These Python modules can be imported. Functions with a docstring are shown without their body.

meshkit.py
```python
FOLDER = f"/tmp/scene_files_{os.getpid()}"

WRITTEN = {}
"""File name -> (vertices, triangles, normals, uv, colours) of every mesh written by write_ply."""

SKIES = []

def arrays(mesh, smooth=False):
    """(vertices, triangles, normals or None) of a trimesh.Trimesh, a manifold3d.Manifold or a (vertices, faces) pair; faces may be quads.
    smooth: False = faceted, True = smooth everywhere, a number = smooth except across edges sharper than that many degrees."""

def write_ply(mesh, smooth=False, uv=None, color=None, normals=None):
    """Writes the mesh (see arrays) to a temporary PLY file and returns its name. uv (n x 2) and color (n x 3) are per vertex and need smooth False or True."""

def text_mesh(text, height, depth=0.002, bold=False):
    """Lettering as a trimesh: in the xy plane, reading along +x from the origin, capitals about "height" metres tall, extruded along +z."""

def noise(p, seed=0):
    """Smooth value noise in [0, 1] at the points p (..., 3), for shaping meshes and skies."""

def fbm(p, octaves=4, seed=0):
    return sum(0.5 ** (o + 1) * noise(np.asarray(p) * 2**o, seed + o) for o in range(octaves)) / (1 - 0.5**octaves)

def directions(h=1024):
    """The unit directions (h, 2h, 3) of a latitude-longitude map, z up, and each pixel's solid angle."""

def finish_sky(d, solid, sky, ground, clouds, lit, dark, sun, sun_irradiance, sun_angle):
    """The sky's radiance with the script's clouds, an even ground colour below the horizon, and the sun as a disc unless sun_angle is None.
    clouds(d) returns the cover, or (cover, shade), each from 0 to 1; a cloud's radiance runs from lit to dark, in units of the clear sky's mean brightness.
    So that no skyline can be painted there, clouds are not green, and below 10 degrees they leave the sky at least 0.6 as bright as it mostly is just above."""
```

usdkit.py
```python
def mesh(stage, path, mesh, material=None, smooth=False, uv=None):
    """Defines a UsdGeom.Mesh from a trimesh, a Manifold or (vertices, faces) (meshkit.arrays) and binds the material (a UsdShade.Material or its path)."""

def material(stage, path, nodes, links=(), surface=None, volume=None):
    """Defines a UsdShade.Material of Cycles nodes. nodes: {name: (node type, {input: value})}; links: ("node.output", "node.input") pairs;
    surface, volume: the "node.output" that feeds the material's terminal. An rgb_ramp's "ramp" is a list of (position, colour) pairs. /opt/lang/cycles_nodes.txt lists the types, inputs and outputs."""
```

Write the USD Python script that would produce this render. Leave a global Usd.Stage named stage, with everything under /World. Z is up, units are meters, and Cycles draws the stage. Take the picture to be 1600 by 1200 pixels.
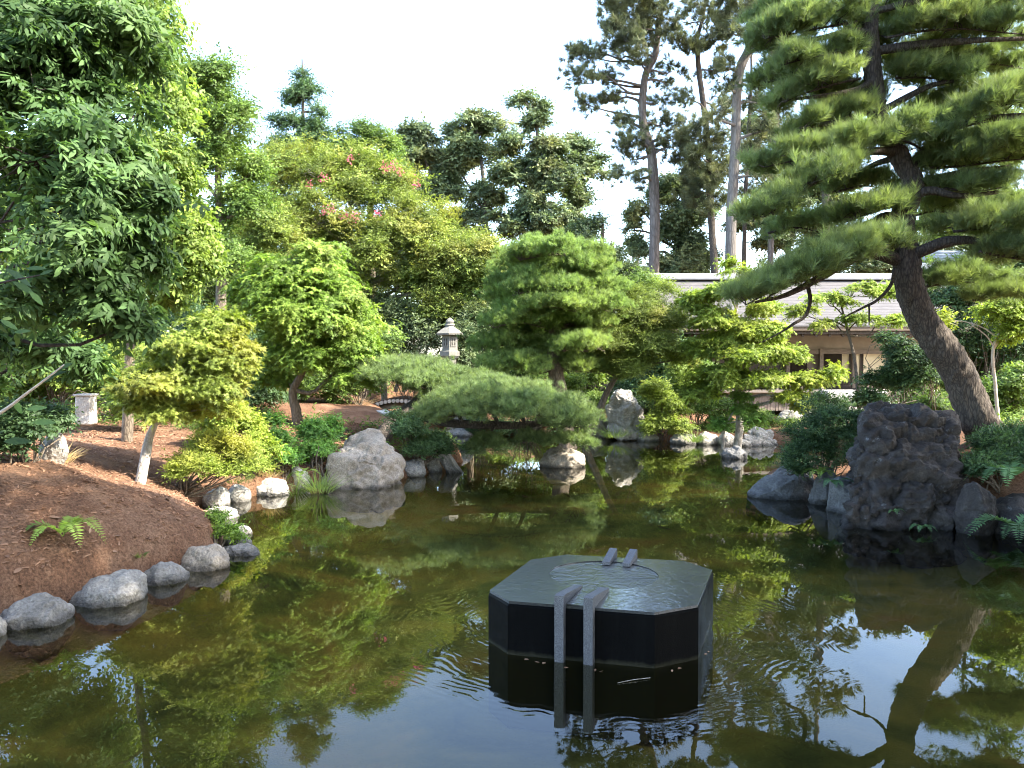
import math, numpy as np, trimesh, usdkit, meshkit
from pxr import Usd, UsdGeom, UsdLux, UsdShade, Gf, Vt, Sdf
from scipy import ndimage
from scipy.spatial import cKDTree
from shapely.geometry import Polygon

stage = Usd.Stage.CreateInMemory()
UsdGeom.SetStageUpAxis(stage, 'Z'); UsdGeom.SetStageMetersPerUnit(stage, 1.0)
UsdGeom.Xform.Define(stage, '/World'); UsdGeom.Scope.Define(stage, '/World/Looks')

# ---------------------------------------------------------------- camera, sky, sun, exposure
CAM_H, FPX = 2.2, 1300.0                      # eye height above the water; focal length in photo pixels
PITCH = math.atan(40 / FPX)
cam = UsdGeom.Camera.Define(stage, '/World/camera')
cam.AddTranslateOp().Set(Gf.Vec3d(0, 0, CAM_H)); cam.AddRotateXOp().Set(90 - math.degrees(PITCH))
cam.CreateHorizontalApertureAttr(36.0); cam.CreateVerticalApertureAttr(27.0)
cam.CreateFocalLengthAttr(36.0 * FPX / 1600)
cam.CreateExposureAttr(2.72)
SUN_AZ, SUN_EL = math.radians(104), math.radians(41)          # clockwise from the view direction (+y)
SUN = np.array([math.sin(SUN_AZ) * math.cos(SUN_EL), math.cos(SUN_AZ) * math.cos(SUN_EL), math.sin(SUN_EL)])
usdkit.material(stage, '/World/Looks/sky', {
    's': ('sky_texture', {'sky_type': 'single_scattering', 'sun_disc': False, 'sun_elevation': SUN_EL, 'sun_rotation': SUN_AZ, 'altitude': 100.0, 'aerosol_density': 1.6}),
    'b': ('background_shader', {'strength': 0.15})}, [('s.color', 'b.color')], surface='b.background')
sky = UsdLux.DomeLight.Define(stage, '/World/sky')
UsdShade.MaterialBindingAPI.Apply(sky.GetPrim()).Bind(UsdShade.Material.Get(stage, '/World/Looks/sky'))
sky.GetPrim().SetCustomDataByKey('kind', 'structure')
sun = UsdLux.DistantLight.Define(stage, '/World/sun')
sun.CreateIntensityAttr(0.84); sun.CreateAngleAttr(0.53); sun.CreateColorAttr(Gf.Vec3f(1.0, 0.93, 0.80)); sun.GetPrim().CreateAttribute('inputs:normalize', Sdf.ValueTypeNames.Bool).Set(True)
sun.AddRotateZOp().Set(-math.degrees(SUN_AZ)); sun.AddRotateXOp().Set(-(90 - math.degrees(SUN_EL)))   # +z of the light turned towards the sun

# ---------------------------------------------------------------- helpers
_c, _s = math.cos(PITCH), math.sin(PITCH)
def P(px, py, D):
    """The world point at depth y = D that the photograph shows at pixel (px, py)."""
    r, u = (px - 800) / FPX, (600 - py) / FPX
    d = np.array([r, u * _s + _c, u * _c - _s])
    return np.array([0, 0, CAM_H]) + d * (D / d[1])
def W(px, py, z=0.0):
    r, u = (px - 800) / FPX, (600 - py) / FPX
    d = np.array([r, u * _s + _c, u * _c - _s])
    return np.array([0, 0, CAM_H]) + d * ((z - CAM_H) / d[2])
def rng(seed): return np.random.default_rng(seed)
used = {}
def numbered(parent, name):
    k = used.get((parent, name), 0); used[(parent, name)] = k + 1
    return f'{parent}/{name}' if k == 0 else f'{parent}/{name}_{k:03d}'
def tag(prim, label=None, cat=None, group=None, kind=None):
    for k, v in (('label', label), ('category', cat), ('group', group), ('kind', kind)):
        if v: prim.SetCustomDataByKey(k, v)
    return prim
class Thing:
    """A top-level Xform at the thing's base; parts are given in world coordinates."""
    def __init__(self, name, label, cat, base, group=None, kind=None):
        self.path = numbered('/World', name); self.base = np.asarray(base, float)
        x = UsdGeom.Xform.Define(stage, self.path); x.AddTranslateOp().Set(Gf.Vec3d(*map(float, self.base)))
        self.prim = tag(x.GetPrim(), label, cat, group, kind)
    def part(self, name, mesh, mat, smooth=False, parent=None, label=None, kind=None):
        v, f, n = meshkit.arrays(mesh, False)
        path = numbered(parent or self.path, name)
        m = usdkit.mesh(stage, path, trimesh.Trimesh(v - self.base, f, process=False), M[mat], smooth)
        tag(m.GetPrim(), label, kind=kind)
        return path
    def scatter(self, name, protos, mat, pos, quat, scale, which, parent=None, label=None, kind='stuff'):
        path = numbered(parent or self.path, name)
        pi = UsdGeom.PointInstancer.Define(stage, path); tag(pi.GetPrim(), label, kind=kind)
        rel = pi.CreatePrototypesRel()
        for i, (v, f) in enumerate(protos):
            q = usdkit.mesh(stage, f'{path}/spray_{i}', (v, f), M[mat])
            rel.AddTarget(q.GetPath())
        pi.CreateProtoIndicesAttr(Vt.IntArray.FromNumpy(np.asarray(which, np.int32)))
        pi.CreatePositionsAttr(Vt.Vec3fArray.FromNumpy((np.asarray(pos) - self.base).astype(np.float32)))
        pi.CreateOrientationsAttr(Vt.QuathArray([Gf.Quath(*map(float, q)) for q in quat]))
        s = np.asarray(scale, np.float32)
        pi.CreateScalesAttr(Vt.Vec3fArray.FromNumpy(np.repeat(s[:, None], 3, 1) if s.ndim == 1 else s))
        return path
def single(name, label, cat, mesh, mat, smooth=False, group=None, kind=None):
    path = numbered('/World', name)
    m = usdkit.mesh(stage, path, mesh, M[mat], smooth)
    return tag(m.GetPrim(), label, cat, group, kind)

def quats(n, r, tilt=0.4, out=None, pull=0.0):
    """Random yaw, then a tilt in a random direction or towards 'out'."""
    yaw = r.uniform(0, 2 * np.pi, n)
    q1 = np.stack([np.cos(yaw / 2), 0 * yaw, 0 * yaw, np.sin(yaw / 2)], 1)
    ax = r.normal(size=(n, 3)); ax[:, 2] = 0
    ax *= 0.6 * tilt
    if out is not None:
        o = np.array(out, float); o[:, 2] *= 0.3
        ax = ax + pull * np.stack([-o[:, 1], o[:, 0], 0 * o[:, 0]], 1)
    a = np.linalg.norm(ax, axis=1) + 1e-9
    u = ax / a[:, None]
    q2 = np.concatenate([np.cos(a / 2)[:, None], u * np.sin(a / 2)[:, None]], 1)
    w1, v1, w2, v2 = q2[:, 0], q2[:, 1:], q1[:, 0], q1[:, 1:]
    w = w1 * w2 - (v1 * v2).sum(1)
    v = w1[:, None] * v2 + w2[:, None] * v1 + np.cross(v1, v2)
    return np.concatenate([w[:, None], v], 1)

def spline(pts, n):
    """Catmull-Rom through the rows of pts (any width), n points in all."""
    p = np.asarray(pts, float)
    if len(p) == 2: return p[0] + (p[1] - p[0]) * np.linspace(0, 1, n)[:, None]
    p = np.vstack([2 * p[0] - p[1], p, 2 * p[-1] - p[-2]])
    t = np.linspace(0, len(p) - 3 - 1e-9, n); i = t.astype(int); t = (t - i)[:, None]
    a, b, c, d = p[i], p[i + 1], p[i + 2], p[i + 3]
    return 0.5 * (2 * b + (c - a) * t + (2 * a - 5 * b + 4 * c - d) * t ** 2 + (3 * b - 3 * c + d - a) * t ** 3)
def tube(path, rad, sides=8, bump=0.0, seed=0, fs=(9, 9, 3.5)):
    path, rad = np.asarray(path, float), np.broadcast_to(np.asarray(rad, float), (len(path),))
    t = np.gradient(path, axis=0); t /= np.linalg.norm(t, axis=1)[:, None] + 1e-12
    ref = np.array([0.13, 0.97, 0.2]) if abs(t[:, 1]).mean() < 0.8 else np.array([0.97, 0.13, 0.2])
    a = np.cross(t, ref); a /= np.linalg.norm(a, axis=1)[:, None]; b = np.cross(t, a)
    th = np.arange(sides) / sides * 2 * np.pi
    ring = a[:, None] * np.cos(th)[None, :, None] + b[:, None] * np.sin(th)[None, :, None]
    rr = rad[:, None] * np.ones(sides)
    if bump:
        q = path[:, None] + ring * rad[:, None, None]
        nz = meshkit.fbm(q * np.array(fs), 4, seed) - 0.5
        rr = rr * (1 + bump * nz + 0.5 * bump * (np.abs(meshkit.noise(q * np.array(fs) * 2.3, seed + 7) - 0.5) * 2 - 0.5))
    v = (path[:, None] + ring * rr[:, :, None]).reshape(-1, 3)
    n, m = len(path), sides
    i, j = np.meshgrid(np.arange(n - 1), np.arange(m), indexing='ij')
    A, B = i * m + j, i * m + (j + 1) % m
    f = np.vstack([np.stack([A, B, B + m], -1).reshape(-1, 3), np.stack([A, B + m, A + m], -1).reshape(-1, 3)])
    k = len(v); v = np.vstack([v, path[:1], path[-1:]])
    j = np.arange(m)
    f = np.vstack([f, np.stack([0 * j + k, (j + 1) % m, j], 1), np.stack([0 * j + k + 1, (n - 1) * m + j, (n - 1) * m + (j + 1) % m], 1)])
    return trimesh.Trimesh(v, f[:, ::-1], process=False)
def cat(ms): return trimesh.util.concatenate([m for m in ms])
def box(x0, y0, z0, x1, y1, z1, bev=0.0):
    lo, hi = np.minimum((x0, y0, z0), (x1, y1, z1)), np.maximum((x0, y0, z0), (x1, y1, z1))
    if not bev:
        b = trimesh.creation.box(hi - lo); b.apply_translation((lo + hi) / 2); return b
    pts = []
    for sx in (0, 1):
        for sy in (0, 1):
            for sz in (0, 1):
                c = np.where([sx, sy, sz], hi, lo); s = np.where([sx, sy, sz], -1, 1)
                for k in range(3):
                    o = s * bev; o[k] = 0; pts.append(c + o)
    return trimesh.convex.convex_hull(np.array(pts))
def turned(mesh, ang, at=(0, 0)):
    m = mesh.copy(); m.apply_transform(trimesh.transformations.rotation_matrix(ang, [0, 0, 1], [at[0], at[1], 0])); return m
def jitter(mesh, amp, scale, seed):
    n = meshkit.fbm(mesh.vertices * scale, 3, seed) - 0.5
    mesh.vertices += mesh.vertex_normals * (n * amp)[:, None]; return mesh

# ---------------------------------------------------------------- materials
M = {}
def mat(name, nodes, links, surface='p.BSDF', volume=None):
    M[name] = usdkit.material(stage, '/World/Looks/' + name, nodes, links, surface=surface, volume=volume)
def leaf_mat(name, cols, patch=None, rough=0.5, trans=0.38, spec=0.25, tcol=(1.2, 1.25, 0.6), vary=0.45, gain=1.8):
    """cols: from dark to light; patch: the colour of some clumps."""
    tint = lambda c: (c[0] * gain * 1.17, c[1] * gain, c[2] * gain * 1.25); cols = [tint(c) for c in cols]; patch = tint(patch) if patch else cols[-1]
    mat(name, {
        'g': ('geometry', {}), 'oi': ('object_info', {}),
        'r': ('rgb_ramp', {'ramp': [(i / (len(cols) - 1), c) for i, c in enumerate(cols)]}),
        'n': ('noise_texture', {'scale': 0.8, 'detail': 3.0}),
        'nr': ('map_range', {'from_min': 0.50, 'from_max': 0.68, 'to_min': 0.0, 'to_max': 0.8, 'clamp': True}),
        'a': ('math', {'math_type': 'multiply', 'value2': 0.6}), 'b': ('math', {'math_type': 'multiply_add', 'value2': 0.4}),
        'm': ('mix_color', {'b': patch}),
        'v': ('map_range', {'from_min': 0.0, 'from_max': 1.0, 'to_min': 1 - vary, 'to_max': 1 + vary}),
        'h': ('hsv', {}),
        't': ('mix_color', {'blend_type': 'multiply', 'fac': 1.0, 'b': tcol}),
        'p': ('principled_bsdf', {'roughness': rough, 'specular_ior_level': spec}),
        'tr': ('translucent_bsdf', {}), 'x': ('mix_closure', {'fac': trans})},
        [('g.random_per_island', 'a.value1'), ('oi.random', 'b.value1'), ('a.value', 'b.value3'), ('b.value', 'r.fac'),
         ('g.position', 'n.vector'), ('n.fac', 'nr.value'), ('nr.result', 'm.fac'), ('r.color', 'm.a'),
         ('oi.random', 'v.value'), ('v.result', 'h.value'), ('m.result', 'h.color'),
         ('h.color', 'p.base_color'), ('h.color', 't.a'), ('t.result', 'tr.color'), ('p.BSDF', 'x.closure1'), ('tr.BSDF', 'x.closure2')], surface='x.closure')
def rock_mat(name, dark, mid, light, scale=2.2, lichen=(0.42, 0.43, 0.38), lich=0.66, wet=0.07):
    mat(name, {
        'g': ('geometry', {}), 'sx': ('separate_xyz', {}),
        'n': ('noise_texture', {'scale': scale, 'detail': 8.0, 'roughness': 0.65, 'distortion': 0.6}),
        'r': ('rgb_ramp', {'ramp': [(0.25, dark), (0.5, mid), (0.75, light)]}),
        'n2': ('noise_texture', {'scale': scale * 2.3, 'detail': 6.0, 'roughness': 0.7}),
        'l': ('map_range', {'from_min': lich, 'from_max': lich + 0.1, 'to_min': 0.0, 'to_max': 0.75, 'clamp': True}),
        'm': ('mix_color', {'b': lichen}),
        'nf': ('noise_texture', {'scale': 45.0, 'detail': 4.0}), 'fr': ('map_range', {'from_min': 0.3, 'from_max': 0.7, 'to_min': 0.7, 'to_max': 1.3}),
        'h': ('hsv', {}),
        'wn': ('math', {'math_type': 'multiply_add', 'value2': -0.12}),
        'w': ('map_range', {'from_min': wet - 0.11, 'from_max': wet - 0.04, 'to_min': 0.35, 'to_max': 1.0, 'clamp': True}), 'hw': ('hsv', {}),
        'v': ('noise_texture', {'scale': scale * .7, 'detail': 3.0, 'distortion': 1.2}),
        'vm': ('map_range', {'from_min': 0.44, 'from_max': 0.50, 'to_min': 0.0, 'to_max': 0.35, 'clamp': True}),
        'ad': ('math', {'math_type': 'subtract'}), 'ad2': ('math', {'math_type': 'multiply_add', 'value2': 0.35}),
        'bp': ('bump', {'strength': 0.7, 'distance': 0.05}),
        'p': ('principled_bsdf', {'roughness': 0.85, 'specular_ior_level': 0.3})},
        [('g.position', 'n.vector'), ('g.position', 'n2.vector'), ('g.position', 'nf.vector'), ('g.position', 'v.vector'), ('n.fac', 'r.fac'), ('n2.fac', 'l.value'), ('l.result', 'm.fac'), ('r.color', 'm.a'),
         ('nf.fac', 'fr.value'), ('fr.result', 'h.value'), ('m.result', 'h.color'),
         ('g.position', 'sx.vector'), ('n2.fac', 'wn.value1'), ('sx.z', 'wn.value3'), ('wn.value', 'w.value'), ('w.result', 'hw.value'), ('h.color', 'hw.color'),
         ('hw.color', 'p.base_color'), ('v.fac', 'vm.value'), ('n2.fac', 'ad.value1'), ('vm.result', 'ad.value2'), ('nf.fac', 'ad2.value1'), ('ad.value', 'ad2.value3'), ('ad2.value', 'bp.height'), ('bp.normal', 'p.normal')])
def bark_mat(name, dark, mid, light, scale=14.0, stretch=0.35, moss=None):
    mat(name, {
        'tc': ('texture_coordinate', {}), 'mp': ('mapping', {'scale': (1, 1, stretch)}), 'wn': ('noise_texture', {'scale': scale * .5, 'detail': 3.0}), 'wv': ('vector_math', {'math_type': 'multiply_add', 'vector2': (1.6 / scale, 1.6 / scale, 1.6 / scale)}),
        'v': ('voronoi_texture', {'scale': scale, 'feature': 'distance_to_edge', 'detail': 1.0}),
        'vm': ('map_range', {'from_min': 0.0, 'from_max': 0.16, 'to_min': 0.35, 'to_max': 1.0, 'clamp': True}),
        'n': ('noise_texture', {'scale': scale * 1.6, 'detail': 6.0, 'roughness': 0.7}),
        'k': ('math', {'math_type': 'multiply_add', 'value2': 0.55}), 'k2': ('math', {'math_type': 'multiply', 'value2': 0.45}),
        'r': ('rgb_ramp', {'ramp': [(0.12, dark), (0.5, mid), (0.85, light)]}),
        'bp': ('bump', {'strength': 1.0, 'distance': 0.03}),
        'p': ('principled_bsdf', {'roughness': 0.9, 'specular_ior_level': 0.2})},
        [('tc.object', 'mp.vector'), ('mp.vector', 'wn.vector'), ('wn.color', 'wv.vector1'), ('mp.vector', 'wv.vector3'), ('wv.vector', 'v.vector'), ('mp.vector', 'n.vector'), ('v.distance', 'vm.value'), ('vm.result', 'k2.value1'), ('n.fac', 'k.value1'), ('k2.value', 'k.value3'), ('k.value', 'r.fac'),
         ('r.color', 'p.base_color'), ('k.value', 'bp.height'), ('bp.normal', 'p.normal')])
def plain_mat(name, a, b, scale=6.0, rough=0.7, bump=0.3, stretch=(1, 1, 1), spec=0.3, dist=0.01):
    mat(name, {
        'tc': ('texture_coordinate', {}), 'mp': ('mapping', {'scale': stretch}),
        'n': ('noise_texture', {'scale': scale, 'detail': 6.0, 'roughness': 0.65}), 'r': ('rgb_ramp', {'ramp': [(0.3, a), (0.7, b)]}),
        'bp': ('bump', {'strength': bump, 'distance': dist}), 'p': ('principled_bsdf', {'roughness': rough, 'specular_ior_level': spec})},
        [('tc.object', 'mp.vector'), ('mp.vector', 'n.vector'), ('n.fac', 'r.fac'), ('r.color', 'p.base_color'), ('n.fac', 'bp.height'), ('bp.normal', 'p.normal')])
# ---------------------------------------------------------------- leaves, needles, sprays
def unit(a): return a / (np.linalg.norm(a, axis=-1, keepdims=True) + 1e-12)
def leaves(pos, d, nrm, L, Wd, st=((0.45, 1.0),), droop=0.15):
    """Leaf blades from pos along d, lying across nrm; st: stations (along, half width)."""
    n = len(pos); d = unit(d); s = unit(np.cross(d, nrm)); u = np.cross(s, d)
    L = np.broadcast_to(L, (n,))[:, None]; Wd = np.broadcast_to(Wd, (n,))[:, None]
    V = [pos]
    for a, w in st:
        c = pos + d * L * a - u * L * droop * a * a
        V += [c - s * Wd * w / 2, c + s * Wd * w / 2]
    V.append(pos + d * L - u * L * droop)
    k = len(V); F = [(0, 2, 1)]
    for i in range(len(st) - 1):
        a = 1 + 2 * i; F += [(a, a + 1, a + 3), (a, a + 3, a + 2)]
    F.append((k - 3, k - 2, k - 1))
    v = np.stack(V, 1).reshape(-1, 3)
    f = (np.arange(n)[:, None, None] * k + np.array(F)[None]).reshape(-1, 3)
    return v, f
def stars(pos, d, nrm, L):
    """Lobed maple leaves: five pointed lobes from one centre."""
    n = len(pos); d = unit(d); s = unit(np.cross(d, nrm)); u = np.cross(s, d); V, F = [], []
    for i, (a, l) in enumerate(((0, 1.0), (0.75, 0.85), (-0.75, 0.85), (1.5, 0.55), (-1.5, 0.55))):
        e = d * math.cos(a) + s * math.sin(a); q = np.cross(u, e)
        V += [pos - q * L * 0.13, pos + q * L * 0.13, pos + e * L * l - u * L * 0.18 * l]
        F.append((3 * i, 3 * i + 1, 3 * i + 2))
    v = np.stack(V, 1).reshape(-1, 3)
    return v, (np.arange(n)[:, None, None] * 15 + np.array(F)[None]).reshape(-1, 3)
def join(parts):
    V, F, k = [], [], 0
    for v, f in parts: V.append(v); F.append(f + k); k += len(v)
    return np.vstack(V), np.vstack(F)
def stick(a, b, r):
    d = unit(b - a); s = unit(np.cross(d, [0.3, 0.5, 0.8])); q = np.cross(d, s)
    v = np.array([a + s * r, a - s * r / 2 + q * r, a - s * r / 2 - q * r, b])
    return v, np.array([(0, 1, 3), (1, 2, 3), (2, 0, 3)])
def spray_leaf(seed, stems, per, length, L, Wd, st=((0.45, 1.0),), flat=0.35, droop=0.2, up=0.35, star=False, nj=0.5, sag=0.0):
    """A twig of leaves: stems spread from the origin with leaves along them."""
    r = rng(seed); out = []
    for k in range(stems):
        a = 2 * np.pi * (k + r.uniform(0, .8)) / stems
        e = unit(np.array([math.cos(a), math.sin(a), r.normal(up, flat)])); ln = length * r.uniform(.6, 1.15)
        t = (np.arange(per) + r.uniform(0.2, .8, per)) / per * .95 + .05
        pos = e[None] * (t * ln)[:, None] + r.normal(0, .02 * length, (per, 3)); pos[:, 2] -= sag * length * t ** 2
        side = np.cross(e, [0, 0, 1]); sg = np.where(np.arange(per) % 2, 1, -1)[:, None]
        d = e * .7 + side * sg * r.uniform(.5, 1.1, (per, 1)) + r.normal(0, .25, (per, 3)); d[:, 2] -= droop
        nr = np.array([0, 0, 1.0]) + r.normal(0, nj, (per, 3))
        sz = r.uniform(.7, 1.2, per)
        out.append(stars(pos, d, nr, (L * sz)[:, None]) if star else leaves(pos, d, nr, L * sz, Wd * sz, st))
    return join(out)
def spray_needles(seed, tufts, per, length, width, spread, reach=(0.25, 1.15), flat=False):
    """Upright pine shoots; each is a brush of narrow needles. flat: needles are quads."""
    r = rng(seed); P0, Dd = [], []
    for k in range(tufts):
        c = np.array([*r.normal(0, spread, 2), r.normal(0, spread * .3)]) if tufts > 1 else np.zeros(3)
        ax = unit(np.array([*(r.normal(0, .35, 2) + (c[:2] / (spread + 1e-6) * .25)), 1.0]))
        e1 = unit(np.cross(ax, [.3, .9, .1])); e2 = np.cross(ax, e1)
        ph = r.uniform(0, 2 * np.pi, per); th = r.uniform(reach[0], reach[1], per)
        d = ax * np.cos(th)[:, None] + (e1 * np.cos(ph)[:, None] + e2 * np.sin(ph)[:, None]) * np.sin(th)[:, None]
        P0.append(c + ax * (r.uniform(-.45, .25, per) * length * .9)[:, None]); Dd.append(d)
    p, d = np.vstack(P0), np.vstack(Dd); n = len(p)
    s = unit(np.cross(d, r.normal(size=(n, 3)))); L = length * r.uniform(.75, 1.15, n)[:, None]; w = width
    v = np.stack([p - s * w / 2, p + s * w / 2, p + d * L], 1).reshape(-1, 3)
    return v, np.arange(3 * n).reshape(-1, 3)
LANCE = ((0.3, 0.9), (0.65, 0.85))
SP = {
    'glossy': [spray_leaf(10 + i, 3, 6, .22, .125, .044, LANCE, .35, .5, .1, nj=.5, sag=.25) for i in range(4)],
    'glossy_near': [spray_leaf(20 + i, 3, 5, .13, .11, .045, ((.2, .7), (.45, 1), (.75, .7)), .4, .15, .5, nj=.5) for i in range(3)],
    'mid': [spray_leaf(30 + i, 5, 8, .30, .085, .042, ((0.45, 1.0),), .35, .35, .2, nj=.6) for i in range(4)],
    'small': [spray_leaf(40 + i, 6, 9, .30, .058, .030, ((0.45, 1.0),), .35, .2, .4, nj=.6) for i in range(4)],
    'fine': [spray_leaf(50 + i, 7, 11, .34, .042, .020, ((0.45, 1.0),), .3, .2, .35, nj=.6) for i in range(4)],
    'maple': [spray_leaf(60 + i, 5, 8, .27, .062, 0, flat=.10, droop=.25, up=.02, star=True, nj=.35, sag=.15) for i in range(4)],
    'maple_big': [spray_leaf(70 + i, 4, 7, .20, .050, 0, flat=.14, droop=.3, up=.06, star=True, nj=.4, sag=.15) for i in range(4)],
    'far': [spray_leaf(80 + i, 6, 9, .55, .16, .085, ((0.45, 1.0),), .4, .2, .3, nj=.8) for i in range(4)],
    'pine': [spray_needles(90 + i, 3, 34, .150, .0058, .075, (.2, 1.0)) for i in range(5)],
    'pine_soft': [spray_needles(100 + i, 4, 36, .11, .0058, .08) for i in range(4)],
    'pine_far': [spray_needles(110 + i, 6, 34, .26, .022, .20, (.2, 1.4)) for i in range(4)],
    'scrub': [spray_leaf(120 + i, 5, 9, .16, .036, .013, ((0.45, 1.0),), .35, .0, .8, nj=.7) for i in range(4)],
}
def tip_ellipsoid(c, R, n, r, shell=.45):
    d = unit(r.normal(size=(n, 3))); return c + d * R * (r.uniform(shell ** 3, 1, n) ** (1 / 3))[:, None]
def m_of(px, D): return px / FPX * D
def clumpy(blobs, n, seed, clump=0.36, flat=0.55, shell=.35, gap=0.33, gscale=1.1):
    """Spray places for a crown of ellipsoids (px, py, D, rx, ry[, depth m]): clumps near each ellipsoid's surface, thinned by noise.
    Returns places, outward directions and the clump centres with their ellipsoid."""
    r = rng(seed); out, dirs, hubs = [], [], []
    vol = np.array([b[3] * b[4] * (b[2] / 10) ** 2 for b in blobs], float); vol /= vol.sum()
    for bi, (b, share) in enumerate(zip(blobs, vol)):
        c = P(*b[:3]); R = np.array([m_of(b[3], b[2]), b[5] if len(b) > 5 else m_of((b[3] + b[4]) / 2, b[2]), m_of(b[4], b[2])])
        cnt = max(8, int(n * share)); K = max(3, int(round(6 + cnt / 45)))
        hub = tip_ellipsoid(c, R * (1 - clump * .6), K, r, shell)
        hubs += [(h, c, bi) for h in hub]
        k = r.integers(0, K, cnt)
        size = r.uniform(.6, 1.2, K)[k][:, None]
        off = r.normal(size=(cnt, 3)) * np.array([1, 1, flat]) * clump * R.mean() * .62 * size
        p = hub[k] + off
        g = meshkit.fbm(p * gscale, 2, seed) > gap
        p = p[g]; out.append(p); dirs.append(unit((p - c) / R))
    return np.vstack(out), np.vstack(dirs), hubs
def crown(T, blobs, n, seed, proto, mname, scale=1.0, tilt=.5, pull=.5, parent=None, name='crown', label=None, **kw):
    p, d, hubs = clumpy(blobs, n, seed, **kw)
    r = rng(seed + 5)
    T.scatter(name, SP[proto], mname, p, quats(len(p), r, tilt, d, pull), scale * r.uniform(.75, 1.25, len(p)), r.integers(0, len(SP[proto]), len(p)), parent, label)
    return hubs
def limb(a, b, r0, r1, seed, bow=.12, n=9, sides=6):
    r = rng(seed); a, b = np.asarray(a, float), np.asarray(b, float); L = np.linalg.norm(b - a)
    m1, m2 = a + (b - a) * .35 + r.normal(0, bow * L * .5, 3), a + (b - a) * .7 + r.normal(0, bow * L * .5, 3); m1[2] += bow * L * .4
    return tube(spline([a, m1, m2, b], n), np.linspace(r0, r1, n), sides)
def twigs(hubs, seed, r0=.012, every=1):
    return cat([limb(c, h, r0, r0 * .35, seed + i, .15, 6, 4) for i, (h, c, _) in enumerate(hubs) if i % every == 0])
def trunk_pts(rows):
    """rows (px, py, D, half width px) -> points and radii in metres."""
    return np.array([P(a, b, D) for a, b, D, w in rows]), np.array([m_of(w, D) for a, b, D, w in rows])
def trunk(T, rows, mname, sides=12, n=28, bump=0.25, seed=0, name='trunk', label=None, sink=.3):
    p, r = trunk_pts(rows); q = spline(np.c_[p, r], n); sink = max(sink, (q[0, 2] - ground_z(q[0, 0], q[0, 1]) + .25) / max(.35, unit(q[1, :3] - q[0, :3])[2]))
    q = np.vstack([np.r_[q[0, :3] + (q[0, :3] - q[1, :3]) / (np.linalg.norm(q[0, :3] - q[1, :3]) + 1e-9) * sink, q[0, 3] * 1.15], q])
    T.part(name, tube(q[:, :3], q[:, 3], sides, bump, seed), mname, True, label=label)
    return q
def broad_tree(name, label, catg, rows, blobs, n, seed, proto, mname, bark='bark', scale=1.0, group=None, limbs=True, lr=.35, twig=1, **kw):
    T = Thing(name, label, catg, P(*rows[0][:3]), group)
    q = trunk(T, rows, bark, seed=seed)
    hubs = crown(T, blobs, n, seed, proto, mname, scale, **kw)
    if limbs:
        for i, b in enumerate(blobs):
            c = P(*b[:3]); k = np.argmin(np.linalg.norm(q[:, :3] - c, axis=1) + np.where(q[:, 2] > c[2] - .1 * abs(c[2]), .6, 0)); k = max(1, min(k, len(q) - 2))
            if np.linalg.norm(q[k, :3] - c) > .25:
                T.part('branch', limb(q[k, :3], c, q[k, 3] * .6 * (lr / .35), q[k, 3] * .25 * (lr / .35), seed * 31 + i), bark, True)
    if twig: T.part('twigs', twigs(hubs, seed, max(.006, q[:, 3].min() * .25), twig), bark, True, kind='stuff')
    return T
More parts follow.
